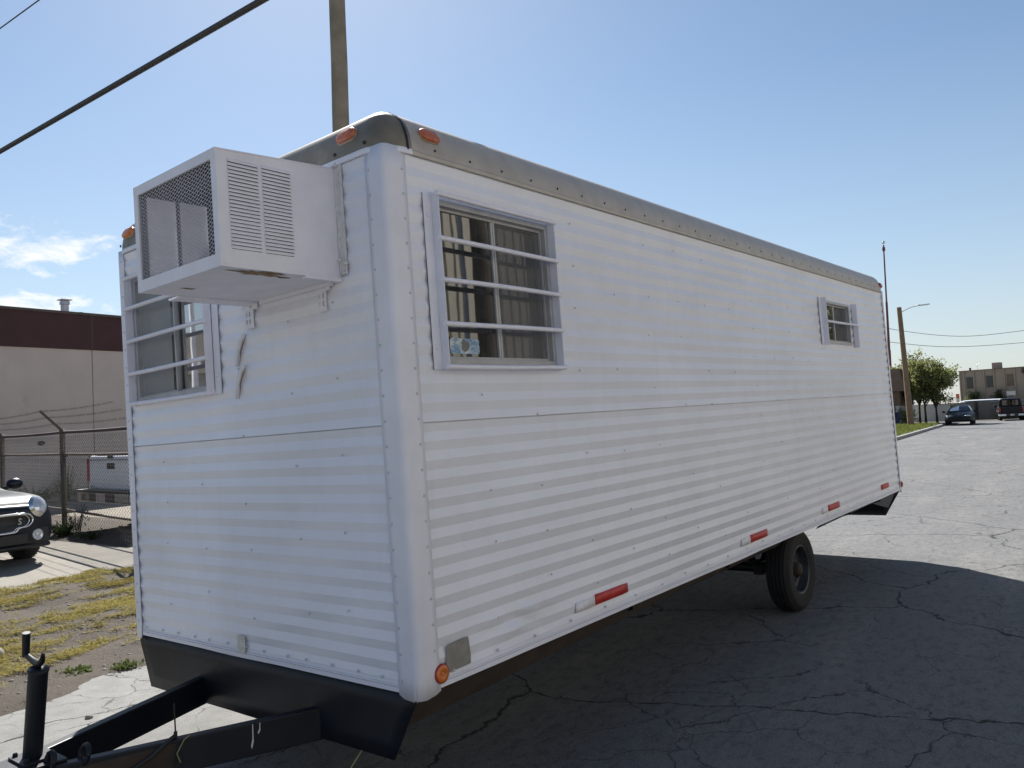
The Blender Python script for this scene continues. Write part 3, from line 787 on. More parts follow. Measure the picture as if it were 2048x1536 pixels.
mb.add(pts, [tuple(range(12))])
tb(mb, 'peeling_plywood', M_['wood'], cage)
# slotted angle brackets under the cage
for (x, ln, wd) in ((-1.045, .125, .085), (-.455, .125, .062)):
    mb = MB(); y = -.0115
    holes = [(x-.026+.026*i, x-.012+.026*i, 1.675+.036*j, 1.698+.036*j) for i in range(2) for j in range(2)]
    holed(mb, lambda s, z: (s, y, z), x-wd/2+.004, x+wd/2-.004, 1.652, 1.742, holes)
    holed(mb, lambda s, z: (s, y-.003, z), x-wd*.75, x+wd*.95, 1.742, 1.778, [(x-wd*.5, x-wd*.38, 1.754, 1.764), (x+wd*.2, x+wd*.32, 1.752, 1.762)])
    tb(mb, 'slotted_bracket', M_['cage'], cage, solid=.003)

# ------------------------------------------------------------------ underframe
mb = MB(); ny = 24
def skirt(y, name):
    mb = MB(); n = 28; vs = []
    for i in range(n+1):
        t = i/n; xt = -W+.01 + (W-.02)*t; xb = -2.307 + (2.307-.195)*t
        for j in range(5):
            k = j/4; x = xt+(xb-xt)*k; z = .002 - .304*k
            vs.append((x, y + .006*mnoise.noise(Vector((x*2.2, z*4, y))) + .004*mnoise.noise(Vector((x*6, z*9, 1))), z))
    mb.add(vs, [(i*5+j, i*5+j+1, (i+1)*5+j+1, (i+1)*5+j) for i in range(n) for j in range(4)], 0, True)
    return tb(mb, name, M_['black'], solid=.006)
skirt(.012, 'skirt_plate'); skirt(L-.012, 'skirt_plate')
mb = MB(); vs = [(-.03, .02, -.0), (-.125, .02, -.155), (-.125, 1.25, -.105), (-.115, 4.15, -.075), (-.03, 4.15, 0)]
mb.add(vs, [(0,1,2,3,4)]); 
tb(mb, 'side_plate', M_['rustbrown'], solid=.006)
mb = MB(); mb.add([(-.04, 5.12, 0), (-.115, 5.12, -.075), (-.12, 6.9, -.06), (-.14, L-.1, -.20), (-.04, L-.1, 0)], [(0,1,2,3,4)]); tb(mb, 'side_plate', M_['black'], solid=.006)
for x in (-.46, -W+.46):
    mb = MB(); mb.box(x-.03, x+.03, .02, L-.02, -.008, -.001); mb.box(x-.03, x+.03, .02, L-.02, -.165, -.157); mb.box(x-.004, x+.004, .02, L-.02, -.157, -.008)
    tb(mb, 'frame_rail', M_['rustbrown'])
for i, y in enumerate((1.72, 3.05, 5.85, 6.9)):
    for sx in (0, 1):
        mb = MB(); f_ = (lambda x: x) if sx == 0 else (lambda x: -W - x)
        mb.prism([(f_(-.43), y, -.002), (f_(-.02), y, -.002), (f_(-.02), y, -.04), (f_(-.43), y, -.15)], (0, .006, 0)); mb.box(min(f_(-.43), f_(-.02)), max(f_(-.43), f_(-.02)), y-.02, y+.03, -.010, -.003)
        tb(mb, 'outrigger', M_['black'])
    mb = MB(); mb.box(-W+.5, -.5, y, y+.04, -.10, -.02); tb(mb, 'cross_member', M_['black'])
WY, WZ, WR = 4.69, -.365, .36
mb = MB(); mb.tube([(-W+.35, WY, WZ), (-.35, WY, WZ)], .045, 14); tb(mb, 'axle', M_['black'])
def arc_leaf(x, off, ln, h=.10):
    pts = [(x, WY + ln*t, WZ + .05 + h*(t*t) + off) for t in [i/8-1 for i in range(17)]]
    return pts
for x in (-.50, -W+.50):
    mb = MB()
    for i, ln in enumerate((.42, .34, .25, .16)):
        p = arc_leaf(x, -.011*i, ln); 
        for a, b in zip(p[:-1], p[1:]): mb.bar(a, b, .055, .0095, (1,0,0) if False else (0,0,1))
    mb.box(x-.04, x+.04, WY-.05, WY+.05, WZ-.06, WZ+.062)
    mb.bar((x, WY-.44, -.16), (x, WY-.43, WZ+.15), .07, .05, (0,1,0)); mb.bar((x, WY+.46, -.16), (x, WY+.43, WZ+.15), .07, .05, (0,1,0))
    tb(mb, 'leaf_spring', M_['black'])
def wheel(xo, s):
    """xo outer face, s = outward direction"""
    t = MB(); w_ = .205; c = (xo - s*w_/2, WY, WZ); hw = w_/2
    pr = [(.205, -hw+.012), (.235, -hw+.002), (.30, -hw-.004), (.335, -hw+.012), (.352, -hw+.032)]
    tread = []
    for i in range(4):
        a = -hw+.036 + (w_-.072)/4*i; b = a + (w_-.072)/4 - .010
        tread += [(.350, a), (.360, a+.004), (.360, b), (.350, b+.002)]
    pr += tread + [(.352, hw-.032), (.335, hw-.012), (.318, hw+.001), (.312, hw+.004), (.30, hw+.004), (.255, hw-.001), (.222, hw-.002), (.205, hw-.014)]
    t.lathe(pr, c, (s,0,0), 48)
    ty = tb(t, 'wheel', M_['tyre'], sharp=35)
    r = MB(); r.lathe([(.206, hw-.016), (.210, hw-.008), (.204, hw-.006), (.192, hw-.014), (.186, hw-.05), (.178, hw-.085), (.160, hw-.098), (.12, hw-.085), (.085, hw-.080), (.06, hw-.085), (0, hw-.085)], c, (s,0,0), 40)
    r.lathe([(.206, -hw+.016), (.19, -hw+.02), (.18, -hw+.08), (.1, -hw+.1), (0, -hw+.1)], c, (s,0,0), 30)
    rm = tb(r, 'rim', M_['rim'], ty, sharp=35)
    h = MB(); h.lathe([(.060, hw-.09), (.058, hw-.03), (.045, hw-.012), (.02, hw-.006), (0, hw-.006)], c, (s,0,0), 20)
    for k in range(5):
        a = 2*math.pi*k/5 + .3; h.lathe([(.011,0),(.011,.022),(.006,.028),(0,.028)], (xo-s*w_/2+s*(hw-.084), WY+.095*math.cos(a), WZ+.095*math.sin(a)), (s,0,0), 6, smooth=False)
    tb(h, 'hub', M_['rustbrown'], ty)
wheel(-.118, 1); wheel(-W+.118, -1)

# tongue and jack
A = Vector((-1.285, -1.18, -.24))
for (a, b, nm) in (((-1.745, .03, -.24), (-1.345, -1.13, -.24), 'tongue_beam'), ((-.715, .03, -.24), (-1.240, -1.10, -.24), 'tongue_beam')):
    mb = MB(); mb.bar(a, b, .055, .145); tb(mb, nm, M_['black'], bevel=.006)
mb = MB(); mb.prism([(-1.42, -.90, -.1665), (-1.16, -.90, -.1665), (-1.20, -1.22, -.1665), (-1.37, -1.22, -.1665)], (0,0,.012)); mb.box(-1.33, -1.23, -1.60, -1.10, -.31, -.18)
mb.lathe([(.05, 0), (.055, .05), (.04, .09), (0, .10)], (-1.28, -1.58, -.26), (0,0,1), 20)
tb(mb, 'coupler', M_['black'], bevel=.005)
mb = MB(); mb.prism([(-1.375, -1.05, -.1535), (-1.215, -1.05, -.1535), (-1.215, -.925, -.1535), (-1.375, -.925, -.1535)], (0,0,.010))
for q in ((-1.355, -1.03), (-1.235, -1.03), (-1.355, -.945), (-1.235, -.945)): mb.lathe([(.011,0),(.011,.010),(.006,.016),(0,.016)], (q[0], q[1], -.1435), (0,0,1), 6, smooth=False)
mb.tube([(-1.292, -.987, -.145), (-1.190, -.987, .222)], .037, 24); mb.lathe([(.039, 0), (.040, .012), (.02, .016), (0, .016)], (-1.191, -.987, .216), (.25,0,1), 24)
mb.tube([(-1.28, -.987, -.3), (-1.30, -.987, -.55)], .04, 18)
jack = tb(mb, 'tongue_jack', M_['black'])
mb = MB(); mb.tube([(-1.135, -.987, .292), (-1.150, -.987, .262), (-1.185, -.987, .245), (-1.24, -.987, .252), (-1.315, -.987, .268)], [.007,.012,.016,.013,.011], 10); 
mb.tube([(-1.318, -.987, .262), (-1.293, -.990, .362)], [.0145, .0155], 14)
tb(mb, 'crank_handle', M_['black'], jack)
# chain link, wires and cords on the right beam
mb = MB()
def beam_pt(t, side=.03, up=.0): 
    a, b = Vector((-.715, .03, -.24)), Vector((-1.240, -1.10, -.24)); d = (b-a).normalized(); r = Vector((-d.y, d.x, 0)); 
    return a + (b-a)*t + r*side*(1 if r.x > 0 else -1) + Vector((0,0,up))
pts = [beam_pt(.50, .0, .085), beam_pt(.53, .036, .075), beam_pt(.58, .040, .03), beam_pt(.64, .042, -.005), beam_pt(.72, .040, -.03), beam_pt(.80, .042, -.025), beam_pt(.88, .036, .03), beam_pt(.93, .02, .082)]
mb.tube(pts, .009, 8); tb(mb, 'brake_cable', M_['wire'])
mb = MB(); mb.tube([beam_pt(.5, .0, .07), beam_pt(.5, .005, .22)], .0035, 6); mb.tube([beam_pt(.5, .0, .07), beam_pt(.5, .0, .10)], .008, 8); tb(mb, 'wire_stub', M_['rustbrown'])
mb = MB(); mb.tube([beam_pt(.455, .025, .080), beam_pt(.475, .036, .070), beam_pt(.50, .040, .02), beam_pt(.49, .042, -.02)], .003, 6); tb(mb, 'cord', M_['yellow'])
for tt in (.78, .88):
    mb = MB(); c = beam_pt(tt, .0, .088); mb.tube([c + Vector((.034*math.cos(q), .012*math.sin(q*1.0), .034*math.sin(q))) for q in [2*math.pi*i/14 for i in range(15)]], .011, 8); tb(mb, 'chain_link', M_['black'])
mb = MB(); 
for t, ln in ((.22, .05), (.245, .11)):
    mb.add([beam_pt(t, .0286, .07), beam_pt(t+.003, .0286, .068), beam_pt(t+.005, .0286, .07-ln*.6), beam_pt(t+.011, .0286, .07-ln*.85), beam_pt(t+.008, .0286, .07-ln), beam_pt(t+.001, .0286, .07-ln*.7)], [(0,1,2,3,4,5)])
tb(mb, 'paint_drip', M_['paper'])
mb = MB(); q0 = beam_pt(.62, .0283, 0); mb.add([beam_pt(.50, .0284, .06), beam_pt(.80, .0284, .05), beam_pt(.84, .0284, -.07), beam_pt(.52, .0284, -.068)], [(0,1,2,3)]); tb(mb, 'rust_patch', M_['rustbrown'])
mb = MB(); mb.tube([(-.40, .03, -.28), (-.45, -.08, -.42), (-.46, -.30, -.62), (-.44, -.45, -.69)], .004, 6); tb(mb, 'cord', M_['yellow'])

# ================================================================== LEFT: building, fence, drive, cars
M_['stucco'] = mat('tan_stucco', (.56,.47,.415), .92, 0, .07, 1.2, .35, 60, .006, dark=(.36,.31,.28), dscale=.7, damt=.35)
M_['maroon'] = mat('maroon_band', (.068,.029,.029), .85, 0, .14, 2, .3, 60, .005)
M_['metalcap'] = mat('parapet_flashing', (.10,.07,.06), .6, .2, .2, 4)
M_['fence'] = mat('rusty_fence_steel', (.13,.10,.08), .7, .2, .3, 6, .3, 60, .002, dark=(.16,.075,.03), dscale=5, damt=.4)
M_['rail'] = mat('dark_rail', (.07,.045,.045), .65, .2, .3, 8, dark=(.16,.14,.12), dscale=5, damt=.1)
M_['chain'] = mat('chain_link_wire', (.11,.10,.09), .9, 0, .2, 20)
FU = -20.8
bld = empty('commercial_building', SV(FU, 10, .15), SA, 'tan stucco building with a maroon band along its top, behind the fence', 'building')
def wallbox(mb, u0, u1, v0, v1, z0, z1): return mb.box(u0-FU, u1-FU, v0-10, v1-10, z0-.15, z1-.15)
wallbox(MB(), -34, FU, -.5, 40, -.1, 4.40).build('wall', M_['stucco'], bld)
wallbox(MB(), -33.99, FU+.035, -.53, 40.03, 4.402, 5.40).build('band', M_['maroon'], bld)
m_ = MB(); wallbox(m_, FU-.30, FU+.07, -.56, 40.06, 5.402, 5.475); 
for vv in np.arange(.5, 40, 3.05): wallbox(m_, FU-.31, FU+.075, vv, vv+.10, 5.40, 5.482)
m_.build('flashing', M_['metalcap'], bld)
M_['seal'] = mat('joint_sealant', (.20,.18,.165), .9)
for vv in (3.1, 10.02, 16.3, 22.6): MB().box(-.001, .003, vv-10.012, vv-9.988, .0, 4.25).build('wall_joint', M_['seal'], bld)
j = MB()
for vv in (10.02,): j.box(.0345, .0385, vv-10.012, vv-9.988, 4.26, 5.24)
j.build('band_joint', M_['metalcap'], bld)
vt = MB(); p = Vector((-.6, -.42, 5.1)); vt.lathe([(.075,0),(.075,.62)], p, (0,0,1), 14); vt.box(p.x-.15, p.x+.15, p.y-.15, p.y+.15, 5.74, 5.765); vt.lathe([(.15, .52), (.13, .62)], p, (0,0,1), 4)
vt.lathe([(.11,0),(.11,.50)], p, (0,0,1), 14)
vt.build('vent_stack', M_['galv'], bld)
MB().ball((.02, 8.55-10, 1.62), .07, 8, 5, sc=(.4,1.3,.8), jit=.3).build('wall_fixture', M_['grille'], bld)

# chain-link fence with three strands of barbed wire
FA = SA - R(11.3)
fn = empty('chain_link_fence', SV(-12.56, 4.96, .15), FA, 'rusty chain link fence topped by angled arms with barbed wire', 'fence')
P0u = -12.6
posts = [-21.2, -16.9, -12.6, -8.3]
for u in posts:
    mb = MB(); x = u-P0u; lean = .03*mnoise.noise(Vector((u, 0, 0)))
    mb.tube([(x, 0, -.1), (x+lean, 0, 1.80)], .046, 12); mb.lathe([(.055,0),(.055,.07),(.02,.09)], (x+lean, 0, 1.76), (0,0,1), 12)
    po = mb.build('post', M_['fence'], fn)
    mb = MB(); mb.bar((x, 0, 1.82), (x-.22, -.30, 2.20), .05, .022, (0,1,0)); mb.build('barbed_wire_arm', M_['fence'], po)
    mb = MB(); mb.box(x+.03, x+.14, -.03, .03, 1.36, 1.44); mb.build('clamp', M_['rail'], po)
for z, nm in ((1.80, 'rail'), (1.41, 'rail'), (.42, 'rail')):
    mb = MB(); 
    for a, b in zip(posts[:-1], posts[1:]):
        pts = [(a-P0u+(b-a)*i/6, .0, z - .012*math.sin(math.pi*i/6)) for i in range(7)]; mb.tube(pts, .022 if z < 1.8 else .026, 8, caps=False)
    mb.build(nm, M_['rail'] if z > 1.5 else M_['fence'], fn)
mb = MB(); pu, pv = .112, .066; n = int((posts[-1]-posts[0])/pu)
for i in range(n):
    x = posts[0]-P0u + pu*i; k = int(1.78/pv); vs = []
    for q in range(2*k+1):
        z = .02 + pv*q/2; xx = x + (pu*.5 if (q+0) % 2 else 0); sgn_ = .004 if q % 2 else -.004
        for a in (0, 1, 2): vs.append((xx + .0036*math.cos(2.094*a), -.05 + sgn_ + .0024*math.sin(2.094*a) + .02*mnoise.noise(Vector((x*.7, z*.8, 3))), z))
    fs = [(3*q+a, 3*q+(a+1) % 3, 3*q+3+(a+1) % 3, 3*q+3+a) for q in range(2*k) for a in range(3)]
    mb.add(vs, fs, 0, False)
    if i < n-1:      # the mirrored strand that closes the diamonds
        vs2 = [(2*(x + pu*.5) - p[0] , p[1], p[2]) for p in vs]; mb.add(vs2, [f[::-1] for f in fs], 0, False)
mb.build('wire_mesh', M_['chain'], fn)
for t in (.36, .68, .98):
    mb = MB(); pts = []
    for a, b in zip(posts[:-1], posts[1:]):
        for i in range(8): 
            q = i/8; pts.append((a-P0u - .22*t + (b-a)*q, -.30*t, 1.82+.38*t - .03*math.sin(math.pi*q)))
    mb.tube(pts, .0035, 5, caps=False)
    for i in range(len(pts)-1):
        for s in (.15, .45, .75):
            c = Vector(pts[i]).lerp(Vector(pts[i+1]), s); mb.bar(c + Vector((-.004,-.02,-.022)), c + Vector((.004,.02,.022)), .004, .004); mb.bar(c + Vector((.006,.02,-.022)), c + Vector((-.002,-.02,.022)), .004, .004)
    mb.build('barbed_wire', M_['fence'], fn)

# ------------------------------------------------------------------ vehicles
def catmull(P, k):
    P = [np.array(p, float) for p in P]; out = []
    for i in range(len(P)-1):
        a = P[max(i-1, 0)]; b = P[i]; c = P[i+1]; d = P[min(i+2, len(P)-1)]
        for j in range(k):
            t = j/k; out.append(.5*((2*b) + (c-a)*t + (2*a-5*b+4*c-d)*t*t + (3*b-a-3*c+d)*t**3))
    out.append(P[-1]); return out
def section(w, zb, zs, wt, zt):
    """half section from the sill's centre round to the roof's centre"""
    ws = w*.93
    g = zt - zs
    pts = [(0, zb), (w*.80, zb), (w*.95, zb+.05), (w, zb+.35*(zs-zb)), (w*.995, zb+.72*(zs-zb)), (ws, zs), (ws+(wt-ws)*.45, zs+g*.5), (wt, zs+g*.88), (wt*.82, zt-.005*g), (0, zt+.02)]
    return catmull(pts, 4)
SH, RF = 20, 30                          # indices of the shoulder and of the roof's edge in a section
class Body:
    def __init__(s, stations, k=5):
        st = catmull(stations, k); s.k = k
        s.rings = []; s.y = []
        for q in st:
            h = section(*q[1:]); s.rings.append([(x, q[0], z) for x, z in h]); s.y.append(q[0])
    def mesh(s, skip=None):
        mb = MB(); n = len(s.rings[0]); full = [r + [(-x, y, z) for x, y, z in r[-2:0:-1]] for r in s.rings]; m = len(full[0])
        vs = [p for r in full for p in r]; fs = []
        for i in range(len(full)-1):
            for j in range(m): fs.append((i*m+j, i*m+(j+1) % m, (i+1)*m+(j+1) % m, (i+1)*m+j))
        mb.add(vs, fs, 0, True)
        # rounded ends
        for ring, s_ in ((full[0], -1), (full[-1], 1)):
            c = sum((Vector(p) for p in ring), Vector())/m; prev = [Vector(p) for p in ring]
            b = len(mb.v); mb.add(ring, [], 0)
            rr = [ring]
            for q, h in ((.93, .05), (.70, .075), (.0, .085)):
                rr.append([tuple(c + (Vector(p)-c)*q + Vector((0, s_*h, 0))) for p in ring])
            vs = [p for r in rr for p in r]
            mb.add(vs, [(i*m+j, i*m+(j+1) % m, (i+1)*m+(j+1) % m, (i+1)*m+j) if s_ > 0 else (i*m+j, (i+1)*m+j, (i+1)*m+(j+1) % m, i*m+(j+1) % m) for i in range(3) for j in range(m)], 0, True)
        return mb
    def patch(s, y0, y1, j0, j1, both=True, off=.008, side=0):
        """surface strip between two lengths and two section indices, lifted off the body"""
        mb = MB(); I = [i for i, y in enumerate(s.y) if min(y0,y1)-1e-6 <= y <= max(y0,y1)+1e-6]
        for sg in ((side,) if side else (1, -1)):
            vs = []; m = j1-j0+1
            for i in I:
                for j in range(j0, j1+1):
                    p = Vector(s.rings[i][j]); a = Vector(s.rings[i][min(j+1, len(s.rings[0])-1)]) - Vector(s.rings[i][j-1])
                    b = Vector(s.rings[min(i+1, len(s.rings)-1)][j]) - Vector(s.rings[max(i-1,0)][j])
                    n = a.cross(b); n = n.normalized() if n.length > 1e-9 else Vector((1,0,0))
                    if n.x < -1e-3 or (abs(n.x) < 1e-3 and n.z < 0): n = -n
                    p = p + n*off; vs.append((p.x*sg, p.y, p.z))
            mb.add(vs, [(a*m+b, a*m+b+1, (a+1)*m+b+1, (a+1)*m+b) for a in range(len(I)-1) for b in range(m-1)], 0, True)
        return mb
def car_wheel(parent, x, y, r, wd, rimm, s):
    t = MB(); t.lathe([(r*.62, -wd/2), (r*.9, -wd/2), (r, -wd*.36), (r, wd*.36), (r*.92, wd/2), (r*.66, wd/2), (r*.62, wd*.4)], (x, y, r), (s,0,0), 28)
    for i in range(40):
        a = 2*math.pi*i/40; t.bar((x-wd*.42, y+r*math.cos(a), r+r*math.sin(a)), (x+wd*.42, y+r*math.cos(a+.05), r+r*math.sin(a+.05)), .018, .008, (0, math.cos(a), math.sin(a)))
    o = t.build('wheel', M_['tyre'], parent)
    q = MB(); q.lathe([(r*.64, wd*.40), (r*.60, wd*.44), (r*.52, wd*.30), (r*.2, wd*.36), (0, wd*.37)], (x, y, r), (s,0,0), 28)
    for i in range(5):
        a = 2*math.pi*i/5+.2; q.bar((x+s*wd*.37, y, r), (x+s*wd*.40, y+r*.58*math.cos(a), r+r*.58*math.sin(a)), r*.16, .02, (1,0,0))
    q.build('rim', rimm, o)
    return o
M_['darkpaint'] = mat('dark_blue_grey_car_paint', (.009,.012,.020), .34, 0, .08, 4, coat=.04, spec=.3)
M_['navypaint'] = mat('black_car_paint', (.007,.008,.011), .4, 0, .1, 4, spec=.25)
M_['pickupwhite'] = mat('white_pickup_paint', (.84,.84,.86), .35, 0, .04, 3, coat=.5)
M_['greypickup'] = mat('dark_pickup_paint', (.010,.010,.014), .4, 0, .1, 4, spec=.25)
M_['chrome'] = mat('chrome_trim', (.62,.62,.62), .15, 1., .05, 5)
M_['plastic'] = mat('black_plastic', (.012,.012,.013), .55, 0, .2, 9)
M_['lampglass'] = mat('headlamp_glass', (.55,.57,.6), .08, .35, .2, 30, coat=1.)
M_['alloy'] = mat('grey_alloy_rim', (.25,.25,.26), .35, .6, .1, 8)
M_['plate'] = mat('number_plate', (.55,.54,.53), .5, 0, .15, 40)
M_['platered'] = mat('red_topped_number_plate', (.45,.36,.34), .5, 0, .3, 30, dark=(.4,.05,.04), dscale=9, damt=.6)

def at_(x, y, d): return CW + RC.transposed() @ Vector(((x-1024)/1600.929*d, (y-768)/1600.929*d, d))
def compact(loc, rz):
    c = empty('parked_car', loc, rz, 'dark compact hatchback with round headlamp, rounded chrome grille, nose out of the left edge', 'car')
    # y forward; stations: y, half width, underside, shoulder, roof half width, roof
    B = Body([(-2.05,.80,.42,.90,.60,.98), (-1.95,.85,.33,.98,.66,1.40), (-1.55,.89,.30,1.00,.67,1.54), (-.6,.90,.28,.99,.66,1.57), (.10,.90,.28,.97,.63,1.53), (.42,.90,.28,.955,.62,1.38), (.80,.90,.28,.94,.66,1.04), (1.05,.90,.28,.93,.66,.985), (1.45,.895,.27,.91,.66,.96), (1.78,.89,.25,.87,.66,.925), (1.97,.865,.24,.82,.64,.87), (2.06,.83,.25,.77,.60,.81)], 6)
    B.mesh().build('body', M_['darkpaint'], c)
    B.patch(.14, .76, RF, 36, off=.010).build('windscreen', M_['carglass'], c)
    [B.patch(-1.85, -.62, SH+2, 28, off=.010, side=q).build('side_window', M_['carglass'], c) for q in (1, -1)]; [B.patch(-.52, .30, SH+2, 28, off=.010, side=q).build('side_window', M_['carglass'], c) for q in (1, -1)]
    for x in (-.80, .80):
        for y in (1.32, -1.30):
            s = 1 if x > 0 else -1
            car_wheel(c, x*1.0, y, .335, .225, M_['alloy'], s)
            a = MB(); pts = [(x*1.115, y+.40*math.cos(t), .335+.40*math.sin(t)) for t in [R(-8+196*i/18) for i in range(19)]]; pts2 = [(x*1.10, y+.345*math.cos(t), .335+.345*math.sin(t)) for t in [R(-8+196*i/18) for i in range(19)]]
            a.add(pts+pts2, [(i, i+1, 20+i, 19+i) for i in range(18)], 0, True)
            a.build('wheel_arch', M_['plastic'], c, solid=.03)
    # front: headlamps, grille, bumper openings, fogs
    for s in (-1, 1):
        n = Vector((s*.30, .88, .34)).normalized(); o3 = Vector((s*.640, 2.075, .775))
        h = MB(); u = Vector((0,0,1)).cross(n).normalized(); v = n.cross(u)
        h.add([o3 + (u*math.cos(t)*.135 + v*math.sin(t)*.150) + n*.0 for t in [2*math.pi*i/28 for i in range(28)]] + [o3 + (u*math.cos(t)*.105 + v*math.sin(t)*.12) + n*.045 for t in [2*math.pi*i/28 for i in range(28)]], [(i, (i+1) % 28, 28+(i+1) % 28, 28+i) for i in range(28)], 0, True)
        hl = h.build('headlight', M_['chrome'], c)
        g = MB(); rings = [(.105,.12,.045), (.08,.09,.062), (.04,.045,.072), (.001,.001,.075)]
        vs = [o3 + (u*math.cos(t)*a + v*math.sin(t)*b) + n*d for a, b, d in rings for t in [2*math.pi*i/28 for i in range(28)]]
        g.add(vs, [(k*28+i, k*28+(i+1) % 28, (k+1)*28+(i+1) % 28, (k+1)*28+i) for k in range(3) for i in range(28)], 0, True); g.build('lens', M_['lampglass'], hl)
        f = MB(); f.lathe([(.075,0),(.075,.02),(.062,.026),(.055,.016),(.02,.028),(0,.03)], (s*.61, 2.120, .40), (s*.2,1,.05), 20); f.build('fog_lamp', M_['lampglass'], c)
        f = MB(); f.bar((s*.785, 2.06, .40), (s*.785, 2.055, .53), .03, .03, (0,1,0)); f.build('air_curtain', M_['chrome'], c)
    # rounded hexagonal grille with chrome surround
    half = [(0, .70), (.40, .70), (.50, .665), (.53, .60), (.47, .535), (.38, .525), (.33, .505), (.28, .47), (0, .47)]
    ring = half + [(-x, z) for x, z in half[-2:0:-1]]
    def gy(x): return 2.185 - .17*(abs(x)**2.2)
    k = MB(); k.add([(x, gy(x), z) for x, z in ring], [tuple(range(len(ring)))]); k.add([(x*.999, gy(x)-.12, z) for x, z in ring], [tuple(range(len(ring)))])
    gr = k.build('grille', M_['plastic'], c)
    for sc_, r in ((1.02, .014), (.93, .007)):
        k = MB(); p = [(x*sc_, gy(x*sc_)+.010, .585+(z-.585)*sc_) for x, z in ring]; p = [tuple(q) for q in catmull(p + [p[0]], 3)]; k.tube(p, r, 8, caps=False); k.build('grille_surround', M_['chrome'], gr)
    text_mesh('S', .115, 'badge', M_['chrome'], gr, Matrix.Translation((-.36, gy(.36)+.020, .60)) @ Matrix.Rotation(R(180+8), 4, 'Z') @ Matrix.Rotation(R(90), 4, 'X') @ Matrix.Rotation(R(-8), 4, 'Z'), .004)
    k = MB(); k.box(-.47, .47, 2.06, 2.172, .30, .44); k.build('lower_intake', M_['plastic'], c, bevel=.01)
    for s in (-1, 1): k = MB(); k.box(s*.62-.14, s*.62+.14, 2.0, 2.125, .30, .50); k.build('lamp_recess', M_['plastic'], c, bevel=.01)
    k = MB(); pts = [(x, 2.13-.17*abs(x)**2.4, .255) for x in np.linspace(-.80, .80, 15)]; k.tube(pts, .035, 8); k.build('lip', M_['plastic'], c)
    for s in (-1, 1):
        k = MB(); k.ball((s*1.03, .62, 1.04), .115, 14, 10, sc=(1.05,.65,.72)); k.bar((s*.88, .63, .98), (s*1.0, .62, 1.02), .05, .05); k.build('wing_mirror', M_['darkpaint'], c)
        k = MB(); k.tube([(s*.18, .93, 1.0), (s*.55, .74, 1.06)], .008, 6); k.build('wiper', M_['plastic'], c)
    # bonnet stripe
    B.patch(1.0, 1.9, 34, 36, off=.004).build('bonnet_stripe', M_['plastic'], c)
    return c
def sedan(loc, rz):
    c = empty('parked_car', loc, rz, 'dark sedan parked facing us by the kerb near the trees', 'car')
    B = Body([(-2.35,.78,.45,.86,.62,.95), (-2.2,.86,.32,.95,.66,1.04), (-1.6,.90,.28,.96,.66,1.12), (-1.15,.91,.26,.95,.62,1.33), (-.5,.91,.25,.94,.60,1.46), (.15,.91,.25,.92,.59,1.44), (.55,.91,.25,.91,.60,1.30), (1.05,.91,.25,.89,.68,1.0), (1.5,.90,.25,.86,.68,.93), (2.0,.87,.25,.77,.66,.83), (2.28,.80,.27,.66,.60,.70), (2.38,.74,.30,.60,.55,.63)], 5)
    B.mesh().build('body', M_['navypaint'], c)
    B.patch(.20, .98, RF, 36, off=.010).build('windscreen', M_['carglass'], c); B.patch(-1.55, -.58, RF, 36, off=.010).build('rear_window', M_['carglass'], c)
    [B.patch(-1.25, .50, SH+2, 28, off=.010, side=q).build('side_window', M_['carglass'], c) for q in (1, -1)]
    for x in (-.80, .80):
        for y in (1.45, -1.35): car_wheel(c, x, y, .32, .21, M_['alloy'], 1 if x > 0 else -1)
    for s in (-1, 1):
        k = MB(); k.ball((s*.62, 2.20, .69), .19, 12, 8, sc=(1.0,.75,.38)); k.build('headlight', M_['lampglass'], c)
        k = MB(); k.ball((s*1.03, .72, 1.0), .11, 10, 8, sc=(1.0,.6,.7)); k.bar((s*.88, .74, .95), (s*1.0, .73, .98), .05, .05); k.build('wing_mirror', M_['navypaint'], c)
        k = MB(); k.ball((s*.66, 2.27, .42), .08, 10, 6, sc=(1,.6,.7)); k.build('fog_lamp', M_['lampglass'], c)
    k = MB(); k.box(-.55, .55, 2.36, 2.43, .34, .58); k.build('grille', M_['plastic'], c, bevel=.02)
    k = MB(); k.box(-.155, .155, 2.44, 2.455, .40, .55); k.build('number_plate', M_['plate'], c)
    return c
